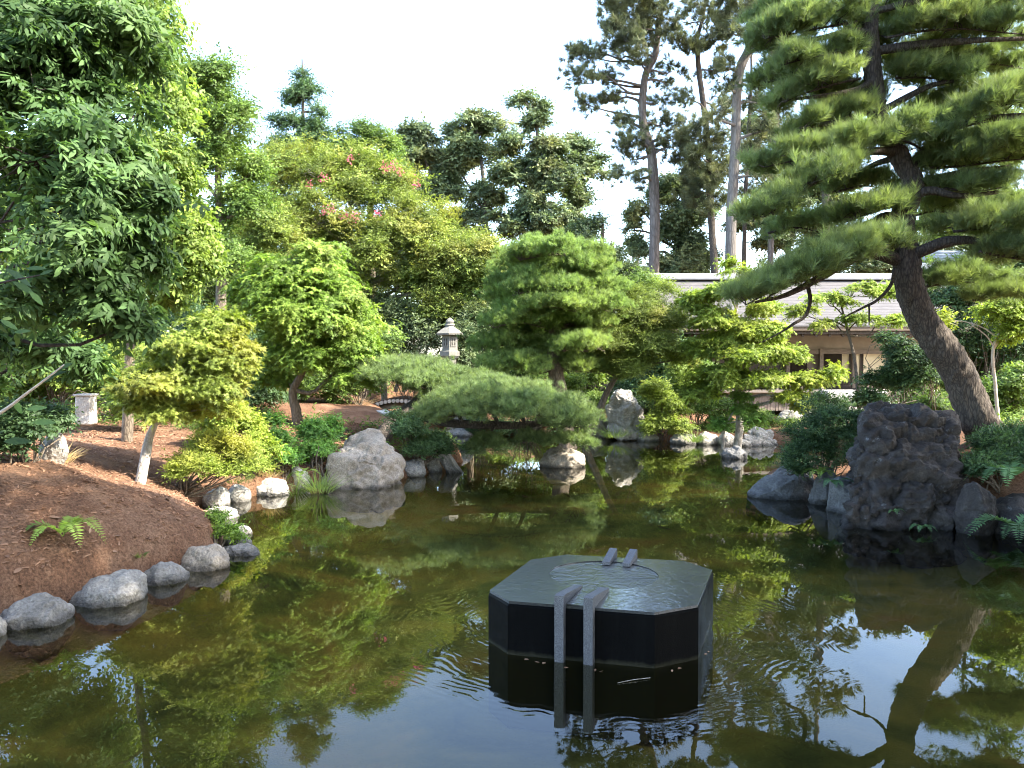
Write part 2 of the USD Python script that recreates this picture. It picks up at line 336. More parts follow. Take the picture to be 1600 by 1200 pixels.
def shrub(name, label, base, blobs, n, seed, proto, mname, bark='bark', scale=1.0, group=None, cat_='shrub', **kw):
    base = np.asarray(base, float); base[2] = ground_z(base[0], base[1]) if base[2] == 0 else base[2]
    T = Thing(name, label, cat_, base, group)
    hubs = crown(T, blobs, n, seed, proto, mname, scale, name='foliage', **kw)
    r = rng(seed + 9)
    T.part('stems', cat([limb(base + np.r_[r.normal(0, .05, 2), -.1], h, .014, .005, seed + i, .15, 6, 4) for i, (h, c, _) in enumerate(hubs) if i % 2 == 0]), bark, True, kind='stuff')
    return T
def pine_pad(T, spine, half, depth, n, seed, mname='pine_needle', proto='pine', scale=1.0, parent=None, dome=1.0, twig=True, bark='pine_bark', root=None, name='needle_pad', tilt=.5):
    """A cushion of shoots along the spine (px, py, D): half = half thickness in px, depth = half depth in metres."""
    r = rng(seed); S = spline([P(*s) for s in spine], 40)
    D = np.mean([s[2] for s in spine]); h = m_of(half, D)
    K = max(5, n // 16)
    def places(cnt):
        t = r.uniform(0, 1, cnt); edge = np.sin(np.pi * np.clip(t * .86 + .07, 0, 1)) ** .45
        a, rad = r.uniform(0, 2 * np.pi, cnt), np.sqrt(r.uniform(0, 1, cnt))
        p = S[(t * 39).astype(int)].copy(); lat = rad * np.sin(a)
        p[:, 1] += lat * depth * edge; p[:, 0] += rad * np.cos(a) * h * .9
        p[:, 2] += h * (dome * (1 - rad ** 2) * edge - .35) * r.uniform(.15, 1.1, cnt)
        return p, lat, rad
    hub, lat0, rad0 = places(K)
    k = r.integers(0, K, n); p = hub[k] + r.normal(size=(n, 3)) * np.array([1.05, 1.1, .42]) * h * .40
    out = np.zeros((n, 3)); out[:, 1] = lat0[k] * .8; out[:, 0] = r.normal(0, .3, n)
    path = T.scatter(name, SP[proto], mname, p, quats(n, r, tilt, out, .6), scale * r.uniform(.75, 1.2, n), r.integers(0, len(SP[proto]), n), parent)
    if twig:
        ms = []
        for i in range(0, K, 1):
            s = S[np.argmin(np.linalg.norm(S - hub[i], axis=1))] - np.array([0, 0, h * .5])
            ms.append(limb(s, hub[i] - np.array([0, 0, h * .15]), .011, .004, seed + i, .25, 5, 4))
        ms.append(tube(S - np.array([0, 0, h * .5]), np.linspace(.022, .008, 40), 5))
        if parent: T.part('pad_twigs', cat(ms), bark, True, parent=parent, kind='stuff')
        else: T.part('pad_twigs', cat(ms), bark, True, kind='stuff')
    return path
# ---------------------------------------------------------------- rocks
ICO = {k: trimesh.creation.icosphere(k) for k in (4, 5, 6)}
def rock_shape(pts, seed, fine=4, rough=.05, crack=.03, sharp=4.0, soft=1, crag=0.0, lump=.16):
    """A stone: the convex body of the points as seen from its middle, softened, then worn and cracked by noise."""
    h = trimesh.convex.convex_hull(np.asarray(pts, float)); c = h.vertices.mean(0); ic = ICO[fine]; ext = np.ptp(h.vertices, axis=0)
    n0, d0 = h.face_normals / 1.0, ((h.triangles_center - c) * h.face_normals).sum(1)
    d = unit(ic.vertices * ext); k = d @ n0.T
    rad = np.where(k > 1e-6, d0 / np.maximum(k, 1e-6), np.inf).min(1)
    m = trimesh.Trimesh(c + d * rad[:, None], ic.faces, process=False)
    e = np.vstack([ic.edges_unique, ic.edges_unique[:, ::-1]]); deg = np.bincount(e[:, 0], minlength=len(d))[:, None]; v = np.array(m.vertices)
    for _ in range(soft * {4: 2, 5: 3, 6: 6}[fine]):
        s = np.stack([np.bincount(e[:, 0], v[e[:, 1], j], len(d)) for j in range(3)], 1); v += .5 * (s / deg - v)
    n = trimesh.Trimesh(v, ic.faces, process=False).vertex_normals; q = v + seed * 3.7; E = ext.mean()
    big = meshkit.fbm(q * 2.4 / E, 3, seed) - .5
    ridg = 1 - np.abs(meshkit.fbm(q * sharp / E, 4, seed + 3) - .5) * 4
    fin = meshkit.fbm(q * 9 / max(E, .3), 4, seed + 5) - .5
    if crag:
        rd = lambda f, o: 1 - np.abs(2 * meshkit.fbm(q * f / E, 2, seed + o) - 1) * 1.6
        r = rng(seed); sd = r.uniform(v.min(0), v.max(0), (70, 3)); ht = r.normal(0, 1, 70); w = np.exp(-(np.linalg.norm((v + .05 * meshkit.fbm(q * 6, 2, 1)[:, None])[:, None] - sd[None], axis=2) / (.075 * E)) ** 2) + 1e-9
        fin = fin + crag / max(rough, 1e-3) * (.28 * rd(4, 21) + .36 * rd(9, 22) + .30 * rd(21, 23) + .16 * rd(45, 24) - .6 + .40 * (w * ht).sum(1) / w.sum(1))
    v = v + n * (E * lump * big + crack * -np.clip(ridg, 0, 1) ** 3 + rough * fin)[:, None]
    return trimesh.Trimesh(v, ic.faces, process=False)
def seen(v):
    d = v - np.array([0, 0, CAM_H]); f = d[:, 1] * _c - d[:, 2] * _s; u = d[:, 1] * _s + d[:, 2] * _c
    return 800 + FPX * d[:, 0] / f, 600 - FPX * u / f
def boulder(label, bx, D, seed, mname='rock', depth=.85, group=None, size=None, rough=.02, crack=.02, name='boulder', catg='boulder', cut=.25, **kw):
    """A worn many-sided stone standing in the ground or water; its dry part spans the box (x0, y0, x1, y1) of the photograph at depth D."""
    r = rng(seed); a, b = P(bx[0], bx[3], D), P(bx[2], bx[1], D)
    R = np.array([(b[0] - a[0]) / 2, (b[0] - a[0]) / 2 * depth, (b[2] - a[2]) * .62])
    d = unit(r.normal(size=(90, 3))); nrm = unit(r.normal(size=(9, 3)) * [1, 1, .8])
    k = (d @ nrm.T).max(1); d = d * np.minimum(1, (.62 + .2 * r.uniform(size=9)[np.argmax(d @ nrm.T, 1)]) / k * 1.12)[:, None]
    p = d * R * 1.12; w = 2 * R.max()
    m = rock_shape(p, seed, 4, rough * w, crack * w, **kw); v = np.array(m.vertices)
    v = v - (v.min(0) + v.max(0)) / 2; h = b[2] - a[2]
    v[:, 2] += a[2] + h - v[:, 2].max(); v[:, 1] += D + R[1] * .7; v[:, 0] += (a[0] + b[0]) / 2
    v[:, 2] = np.where(v[:, 2] < a[2], a[2] + (v[:, 2] - a[2]) * 1.6 , v[:, 2])
    for _ in range(4):
        vis = v[:, 2] > max(0, a[2]) - .01; x, y = seen(v[vis]); s = (bx[2] - bx[0]) / (x.max() - x.min())
        mid = (v[vis, 0].max() + v[vis, 0].min()) / 2
        v[:, 0] = mid + (v[:, 0] - mid) * s + ((bx[0] + bx[2]) / 2 - (x.max() + x.min()) / 2) / FPX * D
        v[:, 2] += (y.min() - bx[1]) / FPX * D * .8
    m.vertices = v
    return single(name, label, catg, m, mname, 55, group)
def fern(label, base, fronds, length, seed, mname='fern', lean=(0, 0), arch=.5, group=None, lw=.07, name='fern'):
    T = Thing(name, label, 'fern', base, group); r = rng(seed)
    for k in range(fronds):
        a = 2 * np.pi * (k + r.uniform(-.3, .3)) / fronds; L = length * r.uniform(.7, 1.1)
        e = unit(np.array([math.cos(a) + lean[0], math.sin(a) + lean[1], 0]))
        t = np.linspace(0, 1, 26)
        S = np.asarray(base) + e * (t * L * .85)[:, None] + np.array([0, 0, 1]) * (L * (arch * 1.5 * t - arch * 1.6 * t ** 2.2))[:, None]
        d = unit(np.gradient(S, axis=0)); sd = unit(np.cross(d, [0, 0, 1])); parts = []
        for s in (-1, 1):
            pos = S[2:]; dd = sd[2:] * s + d[2:] * .45 + r.normal(0, .1, (24, 3)); ln = lw * L * 2.6 * np.sin(np.pi * (t[2:] * .86 + .14)) ** .8 + .01
            parts.append(leaves(pos, dd, np.cross(dd, d[2:]) * -s, ln, ln * .28, ((.35, 1.0),), .15))
        st = tube(S, np.linspace(.005, .0015, 26) * max(.6, L), 4); parts.append((st.vertices, st.faces))
        v, f = join(parts); T.part('frond', (v, f), mname)
    return T
def grass_tuft(label, base, n, h, w, seed, mname='grass', group=None, spread=.12, name='grass_clump'):
    r = rng(seed); base = np.asarray(base, float)
    a = r.uniform(0, 2 * np.pi, n); rad = np.sqrt(r.uniform(0, 1, n)) * spread
    p = base + np.c_[np.cos(a) * rad, np.sin(a) * rad, 0 * a - .02]
    d = np.c_[np.cos(a) * .5 + r.normal(0, .25, n), np.sin(a) * .5 + r.normal(0, .25, n), np.ones(n)]
    T = Thing(name, label, 'grass', base, group)
    nr = np.c_[-np.cos(a), -np.sin(a), .4 + 0 * a]
    T.part('blades', leaves(p, d, nr, h * r.uniform(.5, 1.1, n), w, ((.3, 1), (.6, .8), (.85, .4)), .45), mname, kind='stuff')
    return T
# ---------------------------------------------------------------- colours of the place
leaf_mat('leaf_glossy', [(.023, .052, .016), (.040, .082, .022), (.062, .112, .030)], (.05, .092, .025), rough=.55, trans=.38, spec=.16, gain=2.05)
leaf_mat('leaf_glossy_b', [(.06, .11, .02), (.10, .16, .028), (.13, .19, .035)], (.12, .18, .03), rough=.5, trans=.40, spec=.25)
leaf_mat('leaf_mid', [(.040, .080, .018), (.07, .125, .022), (.10, .155, .028)], (.10, .15, .025), trans=.36)
leaf_mat('leaf_myrtle', [(.060, .095, .018), (.095, .140, .024), (.13, .17, .03)], (.13, .145, .03), trans=.38)
leaf_mat('leaf_lime', [(.095, .155, .022), (.135, .20, .028), (.17, .23, .037)], (.16, .21, .032), trans=.42)
leaf_mat('leaf_maple', [(.070, .135, .02), (.105, .18, .026), (.14, .21, .035)], (.13, .19, .03), trans=.42)
leaf_mat('leaf_gold', [(.088, .14, .024), (.122, .175, .03), (.155, .20, .036)], (.16, .18, .03), trans=.42)
leaf_mat('leaf_dark', [(.024, .040, .016), (.042, .064, .022), (.06, .085, .028)], (.045, .066, .022), trans=.25, gain=2.5)
leaf_mat('leaf_gum', [(.028, .048, .020), (.048, .074, .027), (.072, .10, .036)], (.075, .092, .032), trans=.25, gain=2.5)
leaf_mat('leaf_shrub', [(.022, .050, .018), (.040, .080, .026), (.06, .11, .03)], (.05, .095, .03), trans=.3)
leaf_mat('leaf_fresh', [(.06, .14, .025), (.09, .19, .035), (.13, .23, .04)], (.10, .18, .03), trans=.4)
leaf_mat('pine_needle', [(.062, .10, .036), (.088, .136, .046), (.118, .172, .06)], (.11, .155, .05), rough=.5, trans=.42, spec=.25, vary=.3, gain=1.95)
leaf_mat('pine_bright', [(.065, .115, .030), (.095, .155, .040), (.13, .195, .05)], (.12, .175, .045), trans=.4, vary=.3, gain=1.95)
leaf_mat('pine_low', [(.06, .10, .036), (.09, .14, .046), (.125, .18, .06)], (.11, .155, .05), trans=.4, vary=.3, gain=1.95)
leaf_mat('pine_dark', [(.026, .037, .017), (.042, .056, .022), (.062, .076, .028)], (.055, .066, .025), trans=.18, gain=2.5)
leaf_mat('fern', [(.08, .15, .025), (.12, .20, .035), (.16, .23, .04)], trans=.4)
leaf_mat('fern_dark', [(.035, .085, .03), (.05, .11, .038), (.07, .14, .045)], trans=.35)
leaf_mat('grass', [(.07, .12, .03), (.10, .16, .04), (.16, .19, .06)], trans=.35)
leaf_mat('grass_dry', [(.16, .15, .06), (.24, .21, .09), (.30, .26, .13)], trans=.3)
leaf_mat('blossom', gain=.9, cols=[(.45, .10, .13), (.55, .15, .18), (.6, .22, .22)], trans=.35, tcol=(1, .8, .8))
leaf_mat('dead_leaf', [(.20, .13, .06), (.33, .24, .12), (.44, .36, .20)], gain=.9, trans=.15, tcol=(1, .8, .6))
bark_mat('bark', (.05, .04, .03), (.12, .095, .07), (.20, .165, .125), 18)
bark_mat('bark_pale', (.16, .14, .115), (.28, .25, .21), (.42, .39, .34), 16)
bark_mat('bark_dark', (.022, .018, .015), (.05, .042, .035), (.09, .075, .062), 18)
bark_mat('pine_bark', (.014, .012, .010), (.055, .045, .037), (.125, .104, .084), 24, .26)
bark_mat('bark_tall', (.04, .034, .03), (.085, .072, .063), (.14, .12, .105), 9, .25)
bark_mat('bark_grey', (.055, .048, .042), (.098, .087, .076), (.145, .13, .115), 9, .25)
rock_mat('rock', (.11, .102, .088), (.21, .196, .172), (.32, .302, .268), 3.0)
rock_mat('rock_warm', (.115, .095, .07), (.24, .205, .16), (.37, .325, .265), 2.6)
rock_mat('rock_pale', (.24, .222, .195), (.39, .366, .325), (.52, .49, .44), 3.5, (.30, .28, .24))
rock_mat('rock_black', (.014, .012, .011), (.032, .028, .026), (.072, .064, .058), 2.4, (.22, .23, .24), .62)
rock_mat('rock_slate', (.05, .050, .050), (.095, .095, .094), (.15, .149, .146), 2.4, (.13, .14, .13), .66)
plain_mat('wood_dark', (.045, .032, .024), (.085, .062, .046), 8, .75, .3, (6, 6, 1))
plain_mat('wood_brown', (.11, .080, .055), (.17, .125, .09), 8, .75, .3, (1, 6, 6))
plain_mat('wood_weathered', (.20, .165, .135), (.30, .255, .215), 9, .8, .4, (8, 8, 1))
plain_mat('plaster', (.20, .155, .11), (.25, .195, .14), 5, .9, .1)
plain_mat('shoji_paper', (.62, .50, .32), (.70, .58, .38), 4, .9, .05)
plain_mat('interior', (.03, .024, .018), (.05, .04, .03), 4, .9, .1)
plain_mat('roof_shingle', (.072, .066, .064), (.122, .113, .110), 3.0, .8, .35, (1, 5, 5))
plain_mat('roof_ridge', (.26, .25, .25), (.34, .33, .33), 5, .6, .1)
plain_mat('roof_far', (.24, .26, .30), (.32, .34, .38), 3, .5, .2, (1, 4, 4))
plain_mat('concrete', (.34, .33, .31), (.50, .49, .46), 9, .85, .3)
plain_mat('lantern_stone', (.13, .122, .105), (.22, .21, .18), 22, .9, .4)
plain_mat('lantern_hole', (.05, .045, .038), (.09, .08, .07), 10, .9, .1)
plain_mat('log_wood', (.17, .13, .10), (.30, .25, .20), 14, .85, .4)
plain_mat('log_end', (.40, .36, .31), (.58, .54, .48), 16, .85, .3)
plain_mat('pole_metal', (.20, .18, .17), (.26, .24, .22), 5, .6, .1)
plain_mat('chip', (.16, .085, .05), (.36, .21, .13), 30, .9, .3)
plain_mat('twig_pale', (.40, .34, .28), (.55, .48, .40), 20, .8, .2)
mat('granite', {'tc': ('texture_coordinate', {}), 'v': ('voronoi_texture', {'scale': 260.0}), 'n': ('noise_texture', {'scale': 190.0, 'detail': 3.0, 'roughness': .8}),
    'r': ('rgb_ramp', {'ramp': [(.36, (.02, .02, .022)), (.5, (.075, .075, .08)), (.64, (.17, .17, .175))]}), 'bp': ('bump', {'strength': .35, 'distance': .003}),
    'p': ('principled_bsdf', {'roughness': .6, 'specular_ior_level': .4})},
    [('tc.object', 'n.vector'), ('n.fac', 'r.fac'), ('r.color', 'p.base_color'), ('n.fac', 'bp.height'), ('bp.normal', 'p.normal')])
mat('basalt', {'tc': ('texture_coordinate', {}), 'g': ('geometry', {}), 'sx': ('separate_xyz', {}), 'n': ('noise_texture', {'scale': 120.0, 'detail': 4.0, 'roughness': .75}), 'n2': ('noise_texture', {'scale': 3.0, 'detail': 4.0}), 'ms': ('mapping', {'scale': (9, 9, .8)}), 'ns': ('noise_texture', {'scale': 2.0, 'detail': 4.0}),
    'r': ('rgb_ramp', {'ramp': [(.35, (.0015, .0015, .0015)), (.65, (.004, .004, .004))]}), 'st': ('map_range', {'from_min': .52, 'from_max': .72, 'to_min': 0.0, 'to_max': .25, 'clamp': True}), 'm': ('mix_color', {'b': (.010, .010, .009)}),
    'wz': ('math', {'math_type': 'multiply_add', 'value2': -.05}), 'w': ('map_range', {'from_min': -.02, 'from_max': .012, 'to_min': .8, 'to_max': 0.0, 'clamp': True}), 'm2': ('mix_color', {'b': (.030, .028, .018)}),
    'rr': ('map_range', {'from_min': .3, 'from_max': .7, 'to_min': .25, 'to_max': .5}), 'bp': ('bump', {'strength': .4, 'distance': .004}), 'p': ('principled_bsdf', {'specular_ior_level': .04})},
    [('tc.object', 'n.vector'), ('tc.object', 'n2.vector'), ('tc.object', 'ms.vector'), ('ms.vector', 'ns.vector'), ('n.fac', 'r.fac'), ('ns.fac', 'st.value'), ('st.result', 'm.fac'), ('r.color', 'm.a'), ('g.position', 'sx.vector'), ('ns.fac', 'wz.value1'), ('sx.z', 'wz.value3'), ('wz.value', 'w.value'), ('w.result', 'm2.fac'), ('m.result', 'm2.a'),
     ('m2.result', 'p.base_color'), ('n2.fac', 'rr.value'), ('rr.result', 'p.roughness'), ('n.fac', 'bp.height'), ('bp.normal', 'p.normal')])
# the wet top: a thin running film over pitted stone
mat('wet_top', {'tc': ('texture_coordinate', {}), 'n': ('noise_texture', {'scale': 13.0, 'detail': 2.0, 'roughness': .5, 'distortion': 1.2}), 'n2': ('noise_texture', {'scale': 90.0, 'detail': 3.0}),
    'k': ('math', {'math_type': 'multiply_add', 'value2': .12}), 'bp': ('bump', {'strength': .22, 'distance': .010}),
    'r': ('rgb_ramp', {'ramp': [(.35, (.008, .008, .008)), (.65, (.024, .023, .021))]}),
    'p': ('principled_bsdf', {'roughness': .35, 'specular_ior_level': .5, 'coat_weight': 1.0, 'coat_roughness': .03, 'coat_ior': 1.4})},
    [('tc.object', 'n.vector'), ('tc.object', 'n2.vector'), ('n2.fac', 'k.value1'), ('n.fac', 'k.value3'), ('k.value', 'bp.height'), ('bp.normal', 'p.normal'), ('bp.normal', 'p.coat_normal'), ('n2.fac', 'r.fac'), ('r.color', 'p.base_color')])
mat('basin_water', {'tc': ('texture_coordinate', {}), 'n': ('noise_texture', {'scale': 6.0, 'detail': 4.0, 'distortion': 2.5}), 'bp': ('bump', {'strength': .35, 'distance': .03}),
    'f': ('fresnel', {'IOR': 1.45}), 'd': ('principled_bsdf', {'base_color': (.012, .012, .010), 'roughness': .5}), 'g': ('glossy_bsdf', {'color': (1, 1, 1), 'roughness': .02}), 'x': ('mix_closure', {})},
    [('tc.object', 'n.vector'), ('n.fac', 'bp.height'), ('bp.normal', 'g.normal'), ('bp.normal', 'f.normal'), ('f.fac', 'x.fac'), ('d.BSDF', 'x.closure1'), ('g.BSDF', 'x.closure2')], surface='x.closure')
FC = np.array([.76, 6.80])                                       # the fountain's middle
mat('water', {'g': ('geometry', {}), 'mp': ('mapping', {'scale': (1.0, .55, 1)}), 'n': ('noise_texture', {'scale': 1.3, 'detail': 2.0}), 'n2': ('noise_texture', {'scale': 7.0, 'detail': 2.0}),
    'dv': ('vector_math', {'math_type': 'distance', 'vector2': (FC[0], FC[1], 0)}), 'nw': ('noise_texture', {'scale': 2.5, 'detail': 2.0}), 'wob': ('math', {'math_type': 'multiply_add', 'value2': .35}),
    'ph': ('math', {'math_type': 'multiply', 'value2': 85.0}), 'si': ('math', {'math_type': 'sine'}),
    'fall': ('map_range', {'from_min': .85, 'from_max': 2.1, 'to_min': 1.0, 'to_max': 0.0, 'clamp': True}), 'patch': ('map_range', {'from_min': .42, 'from_max': .62, 'to_min': .15, 'to_max': 1.0, 'clamp': True}),
    'a': ('math', {'math_type': 'multiply'}), 'a2': ('math', {'math_type': 'multiply'}), 'a3': ('math', {'math_type': 'multiply', 'value2': .30}),
    'fine': ('math', {'math_type': 'multiply_add', 'value2': .10}), 'sum': ('math', {'math_type': 'add'}),
    'bp': ('bump', {'strength': .12, 'distance': .02}),
    'f': ('fresnel', {'IOR': 1.36}), 't': ('transparent_bsdf', {'color': (.86, .87, .66)}), 'gl': ('glossy_bsdf', {'color': (1, 1, 1), 'roughness': .0}), 'x': ('mix_closure', {})},
    [('g.position', 'mp.vector'), ('mp.vector', 'n.vector'), ('mp.vector', 'n2.vector'), ('g.position', 'dv.vector1'), ('g.position', 'nw.vector'),
     ('nw.fac', 'wob.value1'), ('dv.value', 'wob.value3'), ('wob.value', 'ph.value1'), ('ph.value', 'si.value1'), ('dv.value', 'fall.value'), ('nw.fac', 'patch.value'),
     ('si.value', 'a.value1'), ('fall.result', 'a.value2'), ('a.value', 'a2.value1'), ('patch.result', 'a2.value2'), ('a2.value', 'a3.value1'),
     ('n2.fac', 'fine.value1'), ('n.fac', 'fine.value3'), ('fine.value', 'sum.value1'), ('a3.value', 'sum.value2'), ('sum.value', 'bp.height'),
     ('bp.normal', 'gl.normal'), ('bp.normal', 'f.normal'), ('f.fac', 'x.fac'), ('t.BSDF', 'x.closure1'), ('gl.BSDF', 'x.closure2')], surface='x.closure')
# bark mulch on land, silt and algae under water
mat('ground', {'g': ('geometry', {}), 'sx': ('separate_xyz', {}),
    'n': ('noise_texture', {'scale': 1.6, 'detail': 6.0, 'roughness': .7}), 'nf': ('noise_texture', {'scale': 38.0, 'detail': 5.0, 'roughness': .75}),
    'r': ('rgb_ramp', {'ramp': [(.3, (.105, .052, .030)), (.5, (.18, .098, .058)), (.72, (.27, .165, .105))]}), 'fr': ('map_range', {'from_min': .3, 'from_max': .7, 'to_min': .35, 'to_max': 1.75}), 'h': ('hsv', {}),
    'nb': ('noise_texture', {'scale': .9, 'detail': 5.0, 'distortion': .8}), 'rb': ('rgb_ramp', {'ramp': [(.32, (.055, .058, .022)), (.46, (.13, .12, .034)), (.6, (.23, .17, .046)), (.74, (.28, .15, .05))]}),
    'z': ('map_range', {'from_min': -.10, 'from_max': .02, 'to_min': 0.0, 'to_max': 1.0, 'clamp': True}), 'm': ('mix_color', {}), 'bp': ('bump', {'strength': 1.0, 'distance': .05}),
    'p': ('principled_bsdf', {'roughness': .95, 'specular_ior_level': .15})},
    [('g.position', 'n.vector'), ('g.position', 'nf.vector'), ('g.position', 'nb.vector'), ('g.position', 'sx.vector'), ('n.fac', 'r.fac'), ('nf.fac', 'fr.value'), ('fr.result', 'h.value'), ('r.color', 'h.color'),
     ('nb.fac', 'rb.fac'), ('sx.z', 'z.value'), ('z.result', 'm.fac'), ('rb.color', 'm.a'), ('h.color', 'm.b'), ('m.result', 'p.base_color'), ('nf.fac', 'bp.height'), ('bp.normal', 'p.normal')])

# ---------------------------------------------------------------- pond, ground, water
POND = [(-4.55, 6.3), (-4.2, 6.95), (-3.8, 7.7), (-3.45, 8.5), (-3.2, 9.2), (-3.35, 10.0), (-3.95, 10.9), (-4.45, 11.8), (-4.55, 12.6), (-4.1, 13.2), (-3.5, 13.9), (-2.8, 14.6), (-1.9, 15.3), (-1.3, 16.6), (-1.0, 17.6),
        (-1.2, 19.5), (-2.0, 22.5), (-3.2, 25.0), (-4.1, 28.5), (-2.3, 28.5), (-1.5, 25.5), (-.5, 24.0), (1.2, 23.6), (2.6, 23.4), (3.6, 23.2), (4.6, 21.9), (5.7, 21.6), (7.0, 21.3), (7.9, 19.8), (7.6, 17.0),
        (6.0, 15.2), (5.0, 14.8), (4.3, 14.3), (4.5, 13.6), (5.0, 13.0), (5.5, 12.2), (5.9, 11.3), (6.7, 10.7), (7.8, 10.2), (9.0, 9.2), (9.2, 6.5), (8.2, 3.6), (5.5, 2.2), (2.0, 1.7), (-2.5, 1.9), (-4.9, 3.2), (-5.0, 5.0)]
_step = .1; _gx, _gy = np.arange(-60, 60, _step), np.arange(-20, 90, _step)
from PIL import Image as _I, ImageDraw as _ID
_im = _I.new('L', (len(_gx), len(_gy)), 0)
_sm = spline([*POND, POND[0]], 400)
_ID.Draw(_im).polygon([((x + 60) / _step, (y + 20) / _step) for x, y in _sm], fill=1)
_in = np.asarray(_im) > 0
_sd = ndimage.gaussian_filter(np.where(_in, -ndimage.distance_transform_edt(_in), ndimage.distance_transform_edt(~_in)) * _step, 1.2)
def shore(x, y): return ndimage.map_coordinates(_sd, [(np.clip(y, -19.9, 89.8) + 20) / _step, (np.clip(x, -59.9, 59.8) + 60) / _step], order=1)
_anch = np.array([(-5.5, 8.5, 1.22), (-7, 11, 1.15), (-5.2, 6.6, 1.15), (-4.8, 10.6, .75), (-5.5, 13.5, .95), (-4.3, 14.2, .55), (-6, 17, .95), (-3, 16.5, .55), (-2.2, 18.5, .5), (-6, 23, 1.0), (-5.5, 27, 1.3), (-1, 28, 1.1), (-3, 33, 2.2), (2, 26, .9), (4, 25, .55),
                  (6, 22.5, .32), (8, 23.5, .35), (10, 24, .4), (12, 24, .5), (6.2, 13.2, .6), (7.3, 12.2, 1.15), (8.5, 12.5, 1.2), (9, 16, 1.0), (7.5, 10.8, .8), (11, 9, 1.0), (12, 3, .8), (0, -3, .5), (-8, 0, 1.1), (-12, 12, 1.3), (14, 33, 1.6), (0, 45, 2.2), (-20, 30, 2.0), (25, 30, 2.0)])
def ground_z(x, y):
    flat = np.ndim(x) == 0; x, y = np.atleast_1d(np.asarray(x, float)), np.atleast_1d(np.asarray(y, float))
    w = 1 / ((x[..., None] - _anch[:, 0]) ** 2 + (y[..., None] - _anch[:, 1]) ** 2 + .35) ** 1.6
    top = (w * _anch[:, 2]).sum(-1) / w.sum(-1)
    d = shore(x, y)
    land = .05 + top * (1 - np.exp(-np.maximum(d, 0) / .85)) + .16 * (np.clip(d / .12, 0, 1))* np.exp(-np.maximum(d,0)/.5)
    bed = -.06 - .50 * (1 - np.exp(np.minimum(d, 0) / .7))
    z = np.where(d > 0, land, bed)
    q = np.stack([x, y, 0 * x], -1)
    n = (meshkit.fbm(q * .8, 3, 4) - .5) * .16 + (meshkit.fbm(q * 6, 3, 5) - .5) * .035
    z = z + n * np.clip(np.abs(d) / .6, 0, 1) * np.where(d > 0, 1, .8)
    return float(z[0]) if flat else z
def on_ground(px, py, D0=None):
    """Where the ray through the pixel meets the ground."""
    D = np.arange(4.0, 60, .03); p = np.array([P(px, py, d) for d in (4.0, 60.0)]); p = p[0] + (p[1] - p[0]) * ((D - 4) / 56)[:, None]
    hit = p[:, 2] <= ground_z(p[:, 0], p[:, 1])
    return p[np.argmax(hit)] if hit.any() else p[-1]
xs = np.r_[-400, -200, -100, -60, -40, np.arange(-30, -12, 1.0), np.arange(-12, 13, .11), np.arange(13, 31, 1.0), 40, 60, 100, 200, 400]
ys = np.r_[-200, -100, -40, -20, np.arange(-10, 3, 1.0), np.arange(3, 30, .13), np.arange(30, 60, 1.5), 70, 85, 120, 200, 400, 800]
gx, gy = np.meshgrid(xs, ys); gz = ground_z(gx, gy)
nx, ny = len(xs), len(ys); i, j = np.meshgrid(np.arange(ny - 1), np.arange(nx - 1), indexing='ij'); a = i * nx + j
single('ground', 'reddish bark mulch ground sloping to the pond, with its silty bed', 'ground', (np.c_[gx.ravel(), gy.ravel(), gz.ravel()], np.stack([a, a + 1, a + nx + 1, a + nx], -1).reshape(-1, 4)), 'ground', True, kind='structure')
wp = Polygon(_sm).buffer(.45)
wv, wf = trimesh.creation.triangulate_polygon(wp, engine='earcut')
single('water', 'still dark pond water with faint ripples round the fountain', 'water', (np.c_[wv, 0 * wv[:, 0]], wf), 'water', False, kind='structure')
# ---------------------------------------------------------------- the tea house behind the pond
BY = 26.0
def bx_(px0, py0, px1, py1, y0, y1, D=BY):
    a, b = P(px0, py1, D), P(px1, py0, D); return box(a[0], y0, a[2], b[0], y1, b[2])
T = Thing('tea_house', 'low wooden tea house with a grey shingled roof and cream paper screens', 'tea house', (9.5, 28.5, .8))
eL, rL = P(1052, 509, 24.6), P(1015, 437, 29.2); eR, rR = P(1485, 506, 24.6), P(1485, 437, 29.2)
eR[2] = eL[2]; rR[2] = rL[2]
def roof_course(t0, t1, up):
    a, b, c, d = eL + (rL - eL) * t0, eR + (rR - eR) * t0, eR + (rR - eR) * t1, eL + (rL - eL) * t1
    sag = lambda t: np.array([0, 0, -.10 * math.sin(math.pi * t)])
    lift = np.array([0, 0, up]); low = np.array([0, 0, -.04])
    q = [a + sag(t0) + lift, b + sag(t0) + lift, c + sag(t1) + .1 * lift, d + sag(t1) + .1 * lift]
    return trimesh.convex.convex_hull(np.array(q + [v + low for v in q]))
rp = T.part('roof', cat([trimesh.convex.convex_hull(np.array([eL + [0, .1, -.12], eR + [0, .1, -.12], rR + [0, 0, -.55], rL + [0, 0, -.55], eL + [0, .1, -.24], eR + [0, .1, -.24], rR + [0, 0, -.65], rL + [0, 0, -.65], [eL[0], 33.5, eL[2] - .3], [eR[0], 33.5, eR[2] - .3]]))]), 'wood_dark')
for k in range(16): T.part('shingle_course', roof_course(k / 16, (k + 1.12) / 16, .012), 'roof_shingle', parent=rp)
T.part('ridge_cap', box(rL[0] - .1, 28.9, rL[2] - .02, rR[0], 29.6, rL[2] + .2, .03), 'roof_ridge')
T.part('fascia', box(eL[0], 24.62, eL[2] - .14, eR[0], 24.68, eL[2] + .0), 'wood_brown')
